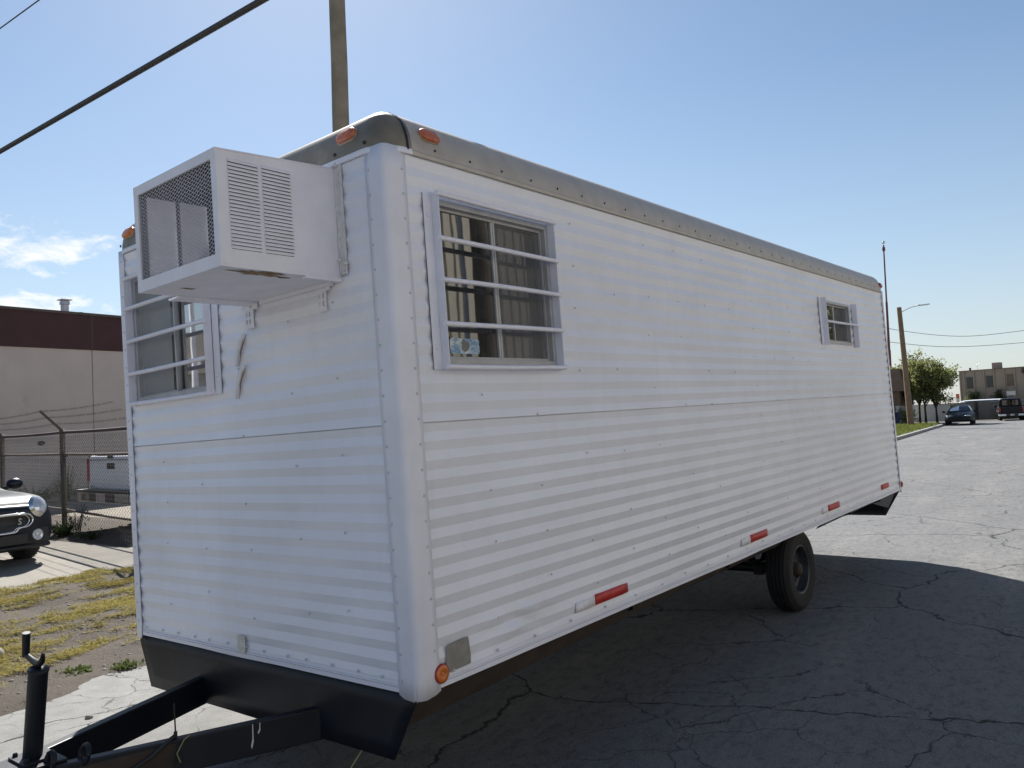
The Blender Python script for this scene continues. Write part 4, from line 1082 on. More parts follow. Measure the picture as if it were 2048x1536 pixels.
def pickup(loc, rz, label, paint, bump_m, platem, raised=.0, tailname='tailgate'):
    c = empty('pickup_truck', loc, rz, label, 'pickup truck')
    g = raised
    # cab and bonnet (y forward), then the bed
    B = Body([(-.62,.93,.55+g,1.12+g,.76,1.20+g), (-.60,.95,.50+g,1.13+g,.78,1.80+g), (-.2,.97,.48+g,1.14+g,.77,1.88+g), (.55,.97,.48+g,1.13+g,.75,1.86+g), (.95,.97,.48+g,1.12+g,.75,1.62+g), (1.35,.97,.48+g,1.11+g,.80,1.22+g), (1.7,.96,.48+g,1.09+g,.78,1.18+g), (2.3,.95,.48+g,1.04+g,.76,1.13+g), (2.7,.92,.48+g,.98+g,.74,1.05+g), (2.82,.86,.52+g,.92+g,.70,.98+g)], 4)
    B.mesh().build('cab', paint, c)
    B.patch(.62, 1.32, RF, 36, off=.010).build('windscreen', M_['carglass'], c); [B.patch(-.5, .9, SH+2, 28, off=.010, side=q).build('side_window', M_['carglass'], c) for q in (1, -1)]
    k = MB(); k.box(-.60, .60, -.70, -.685, 1.28+g, 1.74+g); k.build('rear_window', M_['carglass'], c, bevel=.004)
    k = MB()
    for s in (-1, 1):
        x0, x1 = (.84, .97) if s > 0 else (-.97, -.84); k.box(x0, x1, -2.70, -.66, .56+g, 1.14+g)
    k.box(-.84, .84, -2.68, -.66, .56+g, .66+g); k.box(-.84, .84, -.72, -.66, .66+g, 1.14+g)
    k.build('bed', paint, c, bevel=.03)
    for s in (-1, 1):
        k = MB(); k.box(s*.905-.075, s*.905+.075, -2.70, -.66, 1.142+g, 1.165+g); k.build('bed_rail', M_['plastic'], c, bevel=.01)
    t = MB(); t.box(-.80, .80, -2.765, -2.69, .58+g, 1.16+g); tg = t.build(tailname, paint, c, bevel=.035)
    h = MB(); h.box(-.13, .13, -2.775, -2.762, .94+g, 1.04+g); h.build('handle', M_['plastic'], tg, bevel=.008)
    h = MB(); h.box(-.74, -.60, -2.771, -2.764, .645+g, .655+g); h.box(-.74, -.44, -2.771, -2.764, .615+g, .623+g); h.box(-.76,.76,-2.772,-2.764, 1.09+g, 1.098+g); h.build('lettering_strip', M_['plastic'], tg)
    h = MB(); h.box(-.09, .09, -2.78, -2.762, 1.12+g, 1.165+g); h.build('tailgate_latch', M_['plastic'], tg)
    for s in (-1, 1):
        k = MB(); k.box(s*.89-.082, s*.89+.082, -2.735, -2.60, .72+g, 1.12+g); k.build('tail_light', M_['redlens'], c, bevel=.02)
    # bumper: chrome ends with dark step
    k = MB(); pl = [(-1.0,-2.70),(-.98,-2.83),(-.90,-2.93),(.90,-2.93),(.98,-2.83),(1.0,-2.70)]
    k.prism([(x, y, .40+g) for x, y in pl], (0,0,.16)); bp = k.build('rear_bumper', bump_m, c, bevel=.02)
    k = MB(); k.box(-.98, .98, -2.935, -2.72, .565+g, .60+g); k.box(-.44, .44, -2.94, -2.90, .41+g, .55+g); k.build('step_pad', M_['plastic'], bp, bevel=.01)
    k = MB(); k.box(-.155, .155, -2.952, -2.942, .41+g, .555+g); k.build('number_plate', platem, bp)
    k = MB(); k.box(-.70, .70, -2.65, 2.6, .36+g, .52+g); k.build('chassis', M_['plastic'], c)
    for x in (-.82, .82):
        for y in (1.75, -1.62):
            car_wheel(c, x, y, .37, .25, M_['alloy'], 1 if x > 0 else -1)
            s = 1 if x > 0 else -1
            a = MB(); pts = [(s*.975, y+q*math.cos(t), .42+g*.5+q*math.sin(t)) for q in (.46, .40) for t in [R(180*i/16) for i in range(17)]]
            a.add(pts, [(i, i+1, 18+i, 17+i) for i in range(16)], 0, True); a.build('wheel_arch', M_['plastic'], c, solid=.02)
    for s in (-1, 1):
        k = MB(); k.ball((s*1.10, .95, 1.22+g), .13, 10, 8, sc=(.9,.5,1)); k.bar((s*.93, .97, 1.15+g), (s*1.06, .95, 1.18+g), .05, .05); k.build('wing_mirror', M_['plastic'], c)
        k = MB(); k.box(s*.70-.16, s*.70+.16, 2.80, 2.91, .78+g, .95+g); k.build('headlight', M_['lampglass'], c, bevel=.02)
    k = MB(); k.box(-.50, .50, 2.85, 2.93, .66+g, .96+g); k.build('grille', M_['chrome'], c, bevel=.02); k = MB(); k.box(-.95, .95, 2.78, 2.98, .45+g, .62+g); k.build('front_bumper', bump_m, c, bevel=.03)
    return c
MH = at_(72, 1020, 10.9); MR = R(-84)
compact(Vector((MH.x, MH.y, .15)) - Matrix.Rotation(MR, 3, 'Z') @ Vector((-.635, 2.05, 0)), MR)
wp_ = pickup(Vector((-11.95, 7.0, .15)), R(1), 'white pickup truck parked behind the fence, seen from its tailgate', M_['pickupwhite'], M_['chrome'], M_['platered'], .12)
wp_.scale = (1.05, 1.05, 1.05)
sd_ = sedan(SV(-2.85, 59.6, 0), R(186.5)); sd_.scale = (.9, .9, .9)
pk_ = pickup(SV(-.22, 67.6, 0), R(10), 'dark pickup truck with pale bumper in front of the block wall', M_['greypickup'], M_['pickupwhite'], M_['plate'], .02); pk_.scale = (.84, .84, .84)

# ================================================================== poles and wires
M_['polewood'] = mat('weathered_pole_wood', (.24,.20,.15), .9, 0, .2, 3, .5, 30, .01, dark=(.13,.10,.075), dscale=4, damt=.2)
M_['lampwood'] = mat('brown_pole_wood', (.21,.14,.09), .9, 0, .2, 4)
M_['darkwood'] = mat('dark_pole_wood', (.05,.038,.028), .9, 0, .3, 4, .4, 30, .01)
def pole(name, label, base, top, r0, r1, m, mi=.0):
    b, t = Vector(base), Vector(top); e = empty(name, b, 0, label, 'utility pole'); mb = MB()
    n = 14; d = t - b
    mb.tube([d*(i/n) + Vector((.012*mnoise.noise(Vector((i*.6, b.x, 0))), .012*mnoise.noise(Vector((i*.6, b.y, 3))), 0)) for i in range(n+1)], [r0+(r1-r0)*i/n for i in range(n+1)], 14)
    mb.build('pole_shaft', m, e); return e
pole('utility_pole', 'tall bare wooden utility pole rising behind the trailer roof', (-8.95, 6.98, .1), (-8.66, 6.87, 10.6), .175, .14, M_['polewood'])
def wire(name, label, pts_ends, sag, r, m, cat='cable', n=24, wob=0):
    a, b = Vector(pts_ends[0]), Vector(pts_ends[1]); mb = MB(); mid = (a+b)/2
    pts = [a.lerp(b, i/n) - Vector((0,0,sag*4*(i/n)*(1-i/n))) - mid for i in range(n+1)]
    mb.tube(pts, r, 8); 
    if wob:
        k = 260; q = []
        for i in range(k*4+1):
            t = i/(k*4); c = a.lerp(b, t) - Vector((0,0,sag*4*t*(1-t))) - mid; ph = 2*math.pi*i/4
            q.append(c + Vector((0, math.cos(ph), math.sin(ph)))*(r*1.02))
        mb.tube(q, r*.16, 4, caps=False)
    return tag(mb.build(name, m, loc=mid), label, cat)
def ext(a, b, k0, k1): a, b = Vector(a), Vector(b); d = b-a; return (a - d*k0, b + d*k1)
M_['cable'] = mat('overhead_cable_sheath', (.03,.028,.028), .55, 0, .4, 30, dark=(.12,.10,.08), dscale=25, damt=.2)
wire('overhead_cable', 'thick lashed black cable crossing the sky at upper left', ext((-11.839, 2.451, 6.5), (-4.924, 2.736, 6.5), 1.6, 2.2), .0, .036, M_['cable'], 'cable', 30, 1)
wire('overhead_wire', 'thin black wire in the top left corner of the sky', ext((-9.641, 1.749, 7.5), (-8.501, 1.824, 7.5), 9, 14), .0, .008, M_['wire'])
def at(x, y, d): return CW + RC.transposed() @ Vector(((x-1024)/1600.929*d, (y-768)/1600.929*d, d))

# street lamp on a wooden pole
lp = empty('street_lamp', SV(-5.2, 54.3, .15), 0, 'leaning wooden pole carrying a curved street lamp arm, beside the grass', 'street lamp')
bs = SV(-5.2, 54.3, .15); tp = Vector((-9.36, 49.0, 7.3)); tp = at(1798, 615, 47.0+5.1); mb = MB()
mb.tube([Vector((0,0,-.2)), (tp-bs)*.5, tp-bs], [.20, .165, .14], 12); mb.build('pole_shaft', M_['lampwood'], lp)
arm0 = tp - bs + Vector((.05, 0, -.35)); rd = Vector((.77, .63, 0))
mb = MB(); mb.tube([arm0, arm0 + rd*.35 + Vector((0,0,.18)), arm0 + rd*.75 + Vector((0,0,.33)), arm0 + rd*1.15 + Vector((0,0,.40))], .03, 8); mb.build('lamp_arm', M_['galv'], lp)
mb = MB(); c = arm0 + rd*1.12 + Vector((0,0,.41)); mb.bar(c, c + rd*.80 + Vector((0,0,.06)), .26, .075); mb.bar(c+rd*.12+Vector((0,0,.05)), c+rd*.18+Vector((0,0,.05)), .08, .12); mb.build('lamp_head', M_['galv'], lp, bevel=.02)
# tall maroon flagpole
M_['flag'] = mat('maroon_mast_paint', (.13,.03,.035), .5, .2, .1, 4)
ft = at(1767, 490, 75); fb = at(1783, 790, 75)
fp = empty('flagpole', fb, 0, 'tall thin maroon mast topped by a ball, behind the trailer rear', 'mast')
d = ft - fb; d = d*1.0; mb = MB(); mb.tube([Vector((0,0,-1)), d*.30], [.15,.14], 10); mb.tube([d*.30, d*.62], [.115,.10], 10); mb.tube([d*.62, d], [.075,.06], 10)
mb.build('mast', M_['flag'], fp); mb = MB(); mb.tube([d*.96, d*.985], .13, 10); mb.build('collar', M_['flag'], fp)
mb = MB(); mb.ball(d + d.normalized()*.22, .15, 12, 8); mb.build('ball_finial', M_['chrome'], fp)
for (p, q, r_) in (((1700, 648, 60), (1940, 671.5, 76), 'lower'), ):
    pass
def wire3(name, label, P, r):
    """through points seen at (x, y, distance): a hanging line between two supports"""
    pts = [at(*p) for p in P]; c = catmull([tuple(p) for p in pts], 8); mid = sum((Vector(p) for p in c), Vector())/len(c); mb = MB(); mb.tube([Vector(p)-mid for p in c], r, 6)
    return tag(mb.build(name, M_['wire'], loc=mid), label, 'wire', 'wires across the far street')
wire3('overhead_wire', 'upper of two sagging wires right of the lamp pole', [(1690, 636, 62), (1800, 661, 66), (1925, 672.5, 70), (2048, 661, 74), (2200, 640, 78)], .022)
wire3('overhead_wire', 'lower of two sagging wires right of the lamp pole', [(1690, 669, 62), (1800, 686.5, 66), (1910, 693.5, 70), (2048, 685, 74), (2200, 669, 78)], .022)

# ================================================================== far end of the street
M_['brownwall'] = mat('brown_mansard', (.16,.115,.085), .9, 0, .15, 2)
M_['palewall'] = mat('pale_wall', (.5,.5,.48), .85, 0, .06, 2)
M_['block'] = mat('grey_block_wall', (.20,.185,.165), .92, 0, .12, 1.5)
M_['rib'] = mat('ribbed_concrete', (.30,.245,.195), .9, 0, .06, 1.2)
M_['winfar'] = mat('dark_window', (.03,.033,.036), .15, 0, .2, 4)
bb = empty('corner_building', SV(-6.4, 60.5, .1), SA, 'small building with brown overhanging top and pale wall, left of the lamp pole', 'building')
mb = MB(); mb.box(-9, -.2, 0, 7, 0, 1.35); mb.build('pale_wall', M_['palewall'], bb)
mb = MB(); mb.box(-8.99, -.21, .01, 6.99, 1.352, 2.4); mb.build('wall', M_['brownwall'], bb)
mb = MB(); mb.prism([(-9.3,-.5,2.4),(.25,-.5,2.4),(.25,7.3,2.4),(-9.3,7.3,2.4)], (0,0,.06)); 
vs = [(-9.3,-.5,2.46),(.25,-.5,2.46),(.25,7.3,2.46),(-9.3,7.3,2.46),(-9.1,-.15,4.0),(-.1,-.15,4.0),(-.1,7.0,4.0),(-9.1,7.0,4.0)]
mb.add(vs, [(0,1,5,4),(1,2,6,5),(2,3,7,6),(3,0,4,7),(4,5,6,7)]); mb.build('mansard_roof', M_['brownwall'], bb)
mb = MB(); mb.box(-1.5, -.9, -.02, .03, 1.5, 2.3); mb.build('window', M_['winfar'], bb)
bn = empty('rubbish_bin', SV(-6.75, 58.6, .12), SA, 'blue rubbish bin beside the pale wall', 'bin')
M_['binblue'] = mat('blue_plastic', (.02,.03,.12), .5, 0, .1, 6)
mb = MB(); mb.prism([(-.24,-.25,0),(.24,-.25,0),(.24,.25,0),(-.24,.25,0)], (0,0,.8)); mb.build('bin_body', M_['binblue'], bn, bevel=.04)
mb = MB(); mb.box(-.28, .28, -.29, .29, .8, .88); mb.build('lid', M_['binblue'], bn, bevel=.03)
# block wall across the street's end
wl = empty('block_wall', SV(0, 70, 0), SA, 'long grey block wall closing the end of the street', 'wall')
mb = MB(); mb.box(-14, 22, 0, .3, 0, 1.34)
for i in range(8): mb.box(-14, 22, -.004, .0, .16*i+.005, .16*i+.150)
mb.build('wall', M_['block'], wl)
mb = MB(); 
mb.box(-2.62, -2.42, -.08, -.006, 0, 1.5); mb.build('pilaster', M_['winfar'], wl)
mb = MB(); mb.box(-14.02, 22.02, -.02, .32, 1.342, 1.42); mb.build('coping', M_['block'], wl)
wp = empty('boundary_wall', SV(-7.5, 69.0, .05), SA, 'low pale painted wall behind the street trees', 'wall')
mb = MB(); mb.box(-3, 3.2, 0, .2, 0, 1.25); mb.build('wall', M_['palewall'], wp); mb = MB(); mb.box(-3.02, 3.22, -.02, .22, 1.252, 1.32); mb.build('coping', M_['palewall'], wp)

# ribbed two-storey building with a sign
AU, AV = -1.1, 112.0
p0 = at(1918, 744, 170); 
ab = empty('ribbed_building', Vector((p0.x, p0.y, 0)), SA + R(-14), 'two storey grey brown ribbed building with dark windows beyond the block wall', 'building')
Hh = p0.z + .05
mb = MB(); mb.box(.0, 26, 0, 14, 0, Hh); mb.build('wall', M_['rib'], ab)
mb = MB()
mb.box(0, .25, -.22, -.003, 0, Hh-.02)
for i in range(13): mb.box(.84+1.88*i, 1.06+1.88*i, -.22, -.003, 0, Hh-.02)
mb.build('rib', M_['rib'], ab)
mb = MB(); mb.box(-.12, 26.1, -.26, 14.1, Hh+.003, Hh+.14); mb.build('parapet', M_['brownwall'], ab)
for i, (x, z, mm) in enumerate(((1.33, Hh-3.75, 'winfar'), (5.08, Hh-3.7, 'winfar'), (8.85, Hh-3.6, 'brownwall'), (16.4, Hh-3.6, 'winfar'))):
    fr = MB(); holed(fr, lambda s, q: (s, -.04, q), x-.08, x+1.38, z-.08, z+2.53, [(x, x+1.3, z, z+2.45)]); f_ = fr.build('window', M_['rib'], ab, solid=.06)
    mb = MB(); mb.box(x, x+1.3, -.035, -.004, z, z+2.45); mb.build('pane', M_[mm], f_)
mb = MB(); mb.box(5.5, 6.8, -.04, -.004, .0, 2.1); mb.build('door', M_['winfar'], ab)
mb = MB(); mb.box(5.7, 7.1, 2, 4, Hh+.14, Hh+1.45); mb.build('rooftop_unit', M_['rib'], ab, bevel=.03); mb = MB(); mb.box(13.4, 16, 2, 4, Hh+.14, Hh+1.0); mb.build('rooftop_unit', M_['rib'], ab, bevel=.03)
mb = MB(); mb.lathe([(.2,0),(.2,.45),(.26,.47),(.26,.52)], (2.0, .6, Hh+.14), (0,0,1), 10); mb.build('roof_vent', M_['winfar'], ab)
mb = MB(); mb.tube([(3.3, 1, Hh), (3.3, 1, Hh+1.5)], .02, 5); mb.tube([(3.0, 1, Hh+1.1), (3.6, 1, Hh+1.4)], .015, 5); mb.build('aerial', M_['winfar'], ab)
M_['signnavy'] = mat('navy_sign', (.022,.016,.03), .5, 0, .1, 2); M_['signyellow'] = mat('yellow_sign_paint', (.42,.32,.07), .5, 0, .1, 5)
SX = 13.75
sg = []
for i in range(40):
    t = 2*math.pi*i/40; sg.append((SX + 2.05*abs(math.cos(t))**.5*(1 if math.cos(t) > 0 else -1), -.32, Hh-.72 + .72*abs(math.sin(t))**.6*(1 if math.sin(t) > 0 else -1)))
mb = MB(); mb.prism(sg[::-1], (0,-.12,0)); sgn = mb.build('sign_board', M_['signnavy'], ab)
mb = MB(); rim_ = [(SX + (x-SX)*.965, -.445, Hh-.72+(z-Hh+.72)*.92) for x, y, z in sg]; mb.tube(rim_ + [rim_[0]], .022, 6, caps=False); mb.build('sign_border', M_['redlens'], sgn)
text_mesh('ATLAS', .92, 'sign_lettering', M_['signyellow'], sgn, Matrix.Translation((SX, -.455, Hh-.74)) @ Matrix.Rotation(R(90), 4, 'X'), .01)
mb = MB(); mb.box(9.2, 10.8, -2.0, -1.94, 1.9, 2.75); mb.tube([(9.4,-1.97,0),(9.4,-1.97,1.9)], .04, 6); mb.tube([(10.6,-1.97,0),(10.6,-1.97,1.9)], .04, 6)
o = mb.build('notice_board', M_['palewall'], loc=ab.location, rotz=SA+R(-14)); tag(o, 'pale notice board on posts in front of the ribbed building', 'sign')
# a van's roof showing above the block wall
vb = empty('parked_van', SV(-2.6, 75.5, 0), SA + R(90), 'white van beyond the block wall, only its roof line showing', 'van')
VB = Body([(-2.5,.9,.4,.9,.8,1.46), (-2.2,.92,.3,.95,.84,1.56), (0,.92,.3,.95,.84,1.58), (1.3,.92,.3,.93,.8,1.52), (1.9,.92,.3,.9,.75,1.15), (2.5,.85,.35,.85,.7,.95)], 4)
VB.mesh().build('body', M_['pickupwhite'], vb); [VB.patch(-1.8, 1.2, SH+2, 28, off=.010, side=q).build('side_window', M_['carglass'], vb) for q in (1, -1)]; VB.patch(1.35, 1.85, RF, 36).build('windscreen', M_['carglass'], vb)
for x in (-.8, .8):
    for y in (1.6, -1.6): car_wheel(vb, x, y, .33, .22, M_['alloy'], 1 if x > 0 else -1)

# ------------------------------------------------------------------ trees and shrubs
def leafmat(name, a, b_, tl=.35, sc_=1.3):
    m, nt, b = newmat(name); v = coords(nt)
    f = noisen(nt, v, sc_, 3); c = mixc(nt, ramp(nt, f, [(.3, 0), (.7, 1)]), a, b_)
    out = nt.nodes['Material Output']; df = nt.nodes.new('ShaderNodeBsdfDiffuse'); tr = nt.nodes.new('ShaderNodeBsdfTranslucent')
    nt.links.new(c, df.inputs['Color']); nt.links.new(c, tr.inputs['Color'])
    mx = nt.nodes.new('ShaderNodeMixShader'); mx.inputs[0].default_value = tl
    nt.links.new(df.outputs[0], mx.inputs[1]); nt.links.new(tr.outputs[0], mx.inputs[2]); nt.links.new(mx.outputs[0], out.inputs['Surface'])
    return m
M_['leaf'] = leafmat('spring_leaves', (.17,.19,.07), (.27,.28,.12), .55)
M_['leafdark'] = leafmat('dark_leaves', (.022,.035,.018), (.05,.07,.03), .25)
M_['bark'] = mat('bark', (.075,.06,.05), .9, 0, .25, 8)
def leafquad(mb, c, s, rn):
    d = Vector((rn.uniform(-1,1), rn.uniform(-1,1), rn.uniform(-1,1))).normalized(); u = d.orthogonal().normalized(); w_ = d.cross(u)
    a = rn.uniform(0, 6.28); p = u*math.cos(a) + w_*math.sin(a); q = d.cross(p)
    mb.add([c - p*s*.5, c + q*s*.28, c + p*s*.5, c - q*s*.28], [(0,1,2,3)])
def tree(u, v, h, cr, seed, label, nleaf=2600, ls=.17, leaf='leaf', trunk_h=.3, loc=None, tz=.12, name='street_tree', grp='young trees along the kerb'):
    rn = random.Random(seed); e = empty(name, loc or SV(u, v, tz), rn.uniform(0, 6), label, 'tree', grp)
    t = MB(); th = h*trunk_h; lean = Vector((rn.uniform(-.06,.06), rn.uniform(-.06,.06), 1))
    top = lean*th; t.tube([(0,0,-.1), lean*th*.5, top], [.10, .075, .065], 8)
    tips = []
    nb = 9
    for i in range(nb):
        a = 2*math.pi*i/nb + rn.uniform(-.3,.3); up = rn.uniform(.55, 1.0); rr = cr*rn.uniform(.45, 1.0)*(1.15-.55*up)
        e1 = top + Vector((math.cos(a)*rr*.45, math.sin(a)*rr*.45, (h-th)*up*.5)); e2 = top + Vector((math.cos(a)*rr, math.sin(a)*rr, (h-th)*up*.93))
        t.tube([top*rn.uniform(.8, 1), e1, e2], [.045, .028, .010], 5, caps=False)
        for k in range(7):
            q = top.lerp(e1, .5) if k == 0 else e1.lerp(e2, k/6.); b2 = q + Vector((rn.uniform(-1,1), rn.uniform(-1,1), rn.uniform(-.15,1)))*cr*.36
            t.tube([q, q.lerp(b2, .5)+Vector((0,0,.06)), b2], [.016, .010, .005], 4, caps=False); tips.append((q, b2))
    t.build('trunk', M_['bark'], e)
    c = MB()
    for i in range(nleaf):
        q, b2 = tips[rn.randrange(len(tips))]; f = rn.uniform(.25, 1.12); p = q.lerp(b2, f) + Vector((rn.gauss(0,1), rn.gauss(0,1), rn.gauss(0,1)))*cr*.085
        leafquad(c, p, ls*rn.uniform(.6, 1.3), rn)
    c.build('crown', M_[leaf], e)
    return e
tree(-7.3, 64.0, 4.4, 1.75, 1, 'sparse young tree, leftmost, its thin crown half behind the lamp pole', 1500)
tree(-6.3, 63.0, 4.6, 2.0, 2, 'leafy young tree just right of the lamp pole', 4600, .19)
tree(-5.6, 62.0, 4.4, 1.8, 3, 'leafy young tree in the middle of the clump', 4200, .19)
tree(-5.1, 61.0, 4.6, 1.9, 4, 'leafy young tree second from the parked sedan', 4400, .19)
tree(-4.5, 62.0, 3.9, 1.9, 5, 'rounded young tree nearest the parked sedan', 4400, .19)
def shrub(name, loc, r, h, seed, label, leaf='leafdark', n=900, ls=.14, grp=None, cat='shrub'):
    rn = random.Random(seed); e = empty(name, loc, 0, label, cat, grp); t = MB(); c = MB()
    for i in range(12):
        a = rn.uniform(0, 6.28); rr = r*rn.uniform(.2, .9); z = h*rn.uniform(.55, 1); tip = Vector((math.cos(a)*rr, math.sin(a)*rr, z)); t.tube([(0,0,-.05), tip*.5+Vector((0,0,.05)), tip], [.02*h, .012*h, .005], 4, caps=False)
        for k in range(n//12):
            f = rn.uniform(.15, 1.05); p = tip*f + Vector((rn.gauss(0,1), rn.gauss(0,1), rn.gauss(0,1)))*r*.22; p.z = max(.02, p.z); leafquad(c, p, ls*rn.uniform(.6,1.3), rn)
    t.build('stem', M_['bark'], e); c.build('foliage', M_[leaf], e); return e
def on_far(x, dy): 
    a = SA+R(-14); return Vector((p0.x + x*math.cos(a) - dy*math.sin(a), p0.y + x*math.sin(a) + dy*math.cos(a), 0))
shrub('shrub', on_far(3.2, -1.6), 1.5, 2.9, 11, 'large dark shrub left of the far door, against the ribbed building', n=1500, ls=.3, grp='shrubs by the ribbed building')
shrub('shrub', on_far(8.0, -1.6), 1.1, 2.9, 12, 'round dark shrub right of the far door, against the ribbed building', n=1500, ls=.3, grp='shrubs by the ribbed building')
shrub('shrub', on_far(1.6, -1.4), .7, 2.2, 13, 'paler small shrub at the left corner of the ribbed building', 'leaf', n=500, ls=.22, grp='shrubs by the ribbed building')
shrub('shrub', SV(-6.2, 60.0, .1), .8, 1.1, 14, 'low green bush under the street trees', 'leaf', n=700, ls=.16)
shrub('shrub', SV(-6.9, 57.4, .1), .45, 1.9, 15, 'narrow dark bush between the lamp pole and the pale wall', 'leafdark', n=700, ls=.16)
M_['orange'] = mat('orange_panel', (.45,.11,.04), .6, 0, .1, 4)
cr_ = empty('roadside_sign', Vector((at(1916, 800, 84).x, at(1916, 800, 84).y, 0)), SA, 'orange and white sign glimpsed between the trees and the ribbed building', 'sign')
mb = MB(); mb.tube([(0,0,0),(0,0,1.6)], .04, 8); mb.build('sign_post', M_['galv'], cr_); mb = MB(); mb.box(-.16,.16,-.05,.05,1.75,2.25); mb.build('sign_panel', M_['orange'], cr_); mb = MB(); mb.box(-.16,.16,-.05,.05,1.4,1.74); mb.build('sign_panel', M_['palewall'], cr_)

# ================================================================== grass, weeds and stones
M_['straw'] = leafmat('straw_grass', (.17,.14,.030), (.40,.34,.13), .25, 30)
M_['weed'] = leafmat('weed_leaves', (.07,.10,.03), (.15,.18,.06), .35)
M_['lawnblade'] = leafmat('verge_grass', (.10,.14,.035), (.22,.23,.07), .4)
def verge_pt(u, v): return Vector((u, v, verge_z(u, v)))
rn = random.Random(21); g = MB(); cnt = 0
while cnt < 78000:
    v = rn.uniform(-5.5, 6); u = rn.uniform(-7.8, -3.95)
    band = mnoise.noise(Vector((u*1.5, v*.5, 7)))*1.0 + mnoise.noise(Vector((u*4.5, v*2.2, 2)))*.8 + mnoise.noise(Vector((u*11, v*9, 4)))*.5 - (.25 if u > -4.3 else -.14)
    if rn.random() > max(0, .10 + band*1.9): continue
    p = verge_pt(u, v) + Vector((0,0,.004)); a = rn.gauss(1.4, .9) + 2.5*mnoise.noise(Vector((u*3, v*3, 9))); ln = rn.uniform(.04, .17); d = Vector((math.cos(a), math.sin(a), 0)); s = Vector((-d.y, d.x, 0))*rn.uniform(.0016, .0034)
    h = rn.uniform(.003, .030); m1 = p + d*ln*.5 + Vector((0,0,h)); e = p + d*ln + Vector((rn.uniform(-.03,.03), rn.uniform(-.03,.03), h*rn.uniform(.1,1.2)))
    g.add([p-s, p+s, m1+s, m1-s, e], [(0,1,2,3),(3,2,4)]); cnt += 1
tag(g.build('dry_grass', M_['straw'], rotz=SA), 'yellow matted dry grass over the dirt verge', 'grass', kind='stuff')
rn = random.Random(22); g = MB(); 
for i in range(9000):
    v = rn.uniform(-5, 6); u = rn.uniform(-7.8, -3.7)
    if mnoise.noise(Vector((u*1.1+9, v*.8, 5))) < .12: continue
    p = verge_pt(u, v); a = rn.uniform(0, 6.28); ln = rn.uniform(.02, .07); d = Vector((math.cos(a), math.sin(a), 0)); s = Vector((-d.y, d.x, 0))*.002; e = p + d*ln*.6 + Vector((0,0,ln*rn.uniform(.4,1)))
    g.add([p-s, p+s, e], [(0,1,2)])
tag(g.build('green_grass', M_['weed'], rotz=SA), 'thin green grass sprouting in the dirt verge', 'grass', kind='stuff')
rn = random.Random(23); g = MB()
for i in range(16000):
    v = rn.uniform(33, 57); u = rn.uniform(-7.4, -3.9); p = Vector((u, v, .15+far_z(u, v)-.15)); a = rn.uniform(0, 6.28); ln = rn.uniform(.08, .22); d = Vector((math.cos(a), math.sin(a), 0)); s = Vector((-d.y, d.x, 0))*.012; e = p + d*ln*.5 + Vector((0,0,ln))
    g.add([p-s, p+s, e], [(0,1,2)])
tag(g.build('verge_grass', M_['lawnblade'], rotz=SA), 'green grass on the far verge by the lamp pole', 'grass', kind='stuff')
# bare debris: gravel on the verge
M_['stone'] = mat('grey_stone', (.22,.20,.17), .9, 0, .2, 9, .4, 30, .01)
rn = random.Random(24); g = MB()
for i in range(2600):
    v = rn.uniform(-4.5, 5.5); u = rn.uniform(-7.7, -3.5); p = verge_pt(u, v); g.ball(p, rn.choice((.006,.009,.013,.018)), 5, 3, sc=(1,1.2,.6), jit=.3, seed=i)
tag(g.build('gravel', M_['stone'], rotz=SA), 'loose grit and pebbles scattered over the dirt verge', 'gravel', kind='stuff')
def stone(loc, r, seed, label): 
    mb = MB(); mb.ball((0,0,r*.3), r, 10, 7, sc=(1.2,1,.75), jit=.16, seed=seed); return tag(mb.build('stone', M_['stone'], loc=loc), label, 'stone', 'stones on the ground')
stone(Vector((-5.10, .08, .05)), .085, 2, 'rounded grey stone on the dirt verge at the left edge')
stone(Vector((-3.05, -.03, .0)), .022, 4, 'small dark stone on the road beside the tongue beam')
stone(Vector((-9.35, 2.0, .155)), .03, 5, 'brown clod lying on the concrete drive')
def weed(loc, r, h, seed, label, m='weed', n=60):
    rn = random.Random(seed); e = empty('weed', loc, 0, label, 'weed', 'weeds sprouting from bare ground'); g = MB()
    for i in range(n):
        a = rn.uniform(0, 6.28); ln = h*rn.uniform(.5, 1.1); d = Vector((math.cos(a), math.sin(a), 0)); s = Vector((-d.y, d.x, 0))*.006; o = d*r*rn.uniform(0,.5); m1 = o + d*r*.3 + Vector((0,0,ln*.6)); t = o + d*r*rn.uniform(.5,1) + Vector((0,0,ln))
        g.add([o-s, o+s, m1+s*.9, m1-s*.9, t], [(0,1,2,3),(3,2,4)])
        for k in range(3): leafquad(g, o.lerp(t, rn.uniform(.3,1)) + Vector((rn.gauss(0,.02), rn.gauss(0,.02), 0)), .045, rn)
    g.build('foliage', M_[m], e); return e
weed(Vector((-12.3, 3.45, .15)), .20, .26, 1, 'bushy green weed at the foot of the right fence post', 'leafdark', 150)
weed(Vector((-11.3, 3.5, .17)), .24, .14, 2, 'straggly weed along the fence, right of the bushy one', 'leafdark', 50)
weed(Vector((-12.45, 3.75, .15)), .18, .55, 3, 'tall dry weed growing through the fence by the post', 'leafdark', 26)
weed(SV(-20.55, 8.2, .15), .7, .55, 4, 'spreading weeds at the base of the stucco wall', 'weed', 160)
weed(SV(-20.4, 9.6, .15), .6, .40, 8, 'low weed clump at the wall base, behind the fence post', 'weed', 110)
weed(SV(-20.45, 9.0, .15), .35, 1.1, 9, 'tall stalky weed leaning on the stucco wall', 'weed', 40)
weed(Vector((-4.15, .35, .0)), .10, .05, 5, 'green tuft at the verge edge behind the jack', 'weed', 26)
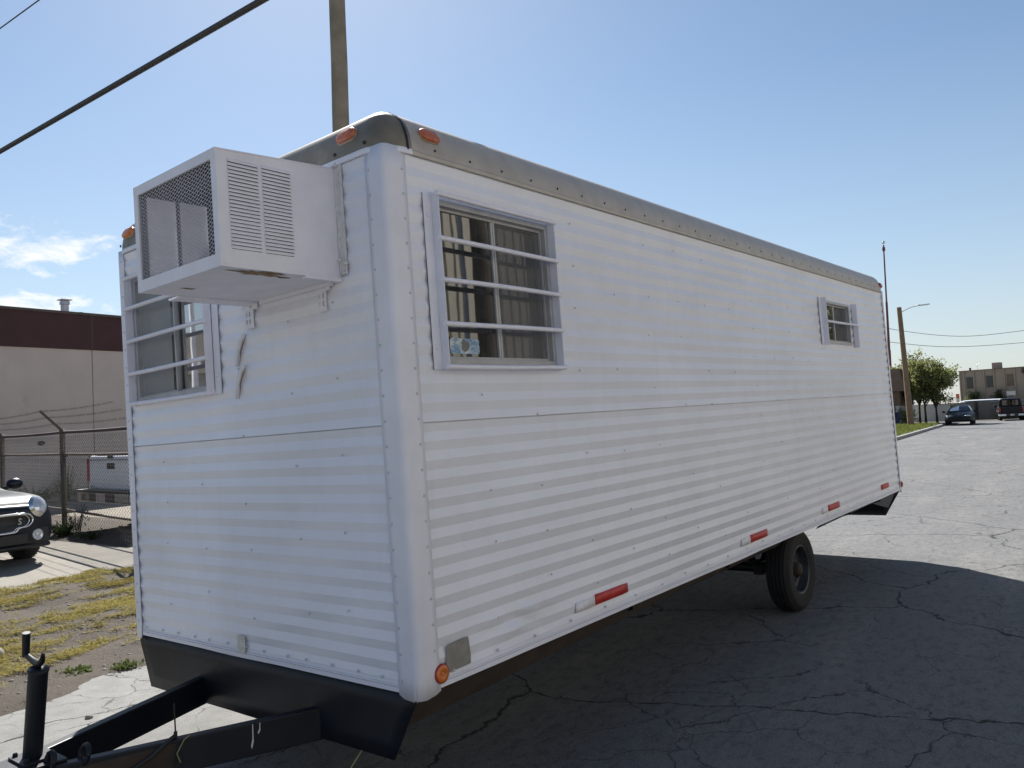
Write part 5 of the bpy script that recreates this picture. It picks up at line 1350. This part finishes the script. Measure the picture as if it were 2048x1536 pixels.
weed(Vector((-3.95, .62, .0)), .08, .045, 6, 'small tuft at the road edge between jack and trailer', 'weed', 20)
weed(Vector((-3.9, -.42, .0)), .10, .05, 7, 'green tuft at the lower left road edge', 'weed', 26)

# ================================================================== across the street, seen mirrored in the windows
M_['corr'] = mat('tan_corrugated_metal', (.50,.455,.375), .5, .1, .06, 1.5)
cbk = empty('corrugated_building', SV(13.4, 12, 0), SA, 'tan corrugated metal building mirrored in the side window', 'building')
mb = MB(); prof_ = []; y = -26
while y < 34:
    prof_ += [(0, y), (0, y+.22), (.05, y+.25), (.05, y+.32), (0, y+.35)]; y += .35
vs = []
for x, y in prof_: vs += [(-x, y, 0), (-x, y, 8.5)]
mb.add(vs, [(2*i, 2*i+1, 2*i+3, 2*i+2) for i in range(len(prof_)-1)]); mb.box(.02, 16, -26, 34, 0, 8.49); mb.build('wall', M_['corr'], cbk)
mb = MB(); mb.box(-.1, 16.1, -26.1, 34.1, 8.5, 8.7); mb.build('roof', M_['roof'], cbk)
pole('utility_pole', 'dark utility pole mirrored in the side window', Vector((6.30, 8.0, 0)), Vector((6.25, 7.95, 10.5)), .17, .13, M_['darkwood'])
mb = MB(); mb.tube([(0,0,0),(0,0,8.0)], .05, 8); o = mb.build('conduit_mast', M_['galv'], loc=(6.50, 7.75, 0)); tag(o, 'thin grey mast beside the mirrored dark pole', 'mast')
shrub('shrub', Vector((6.80, 7.42, 0)), .5, 3.4, 31, 'tall thin leafy bush mirrored in the side window', 'leafdark', 900, .12)
tree(0, 0, 6, 2.2, 41, 'leafy tree mirrored in the small rear window', 2600, .2, 'leaf', .3, Vector((4.2, 20.5, 0)), 0, 'roadside_tree', None)
wb = empty('white_building', Vector((-19.5, -10.3, .1)), R(72), 'low white flat-roofed building mirrored in the front window', 'building')
mb = MB(); mb.box(-8, 0, -14, 8, 0, 3.25); mb.build('wall', M_['palewall'], wb)
mb = MB(); mb.box(-8.2, .25, -14.2, 8.2, 3.25, 3.42); mb.box(-8.1, .1, -14.1, 8.1, 3.74, 4.5); mb.build('fascia', M_['block'], wb)
mb = MB()
for i in range(44): mb.box(.12, .20, -14+.5*i, -13.75+.5*i, 3.43, 3.735)
mb.box(-8.0, .1, -14, 8, 3.425, 3.735); mb.build('cornice', M_['palewall'], wb)
mb = MB(); mb.tube([(0,0,0),(0,0,6.4)], [.05,.04], 10); o = mb.build('slim_pole', M_['rebar'], loc=(-10.6, -4.95, .12)); tag(o, 'slim white pole mirrored in the front window', 'pole')
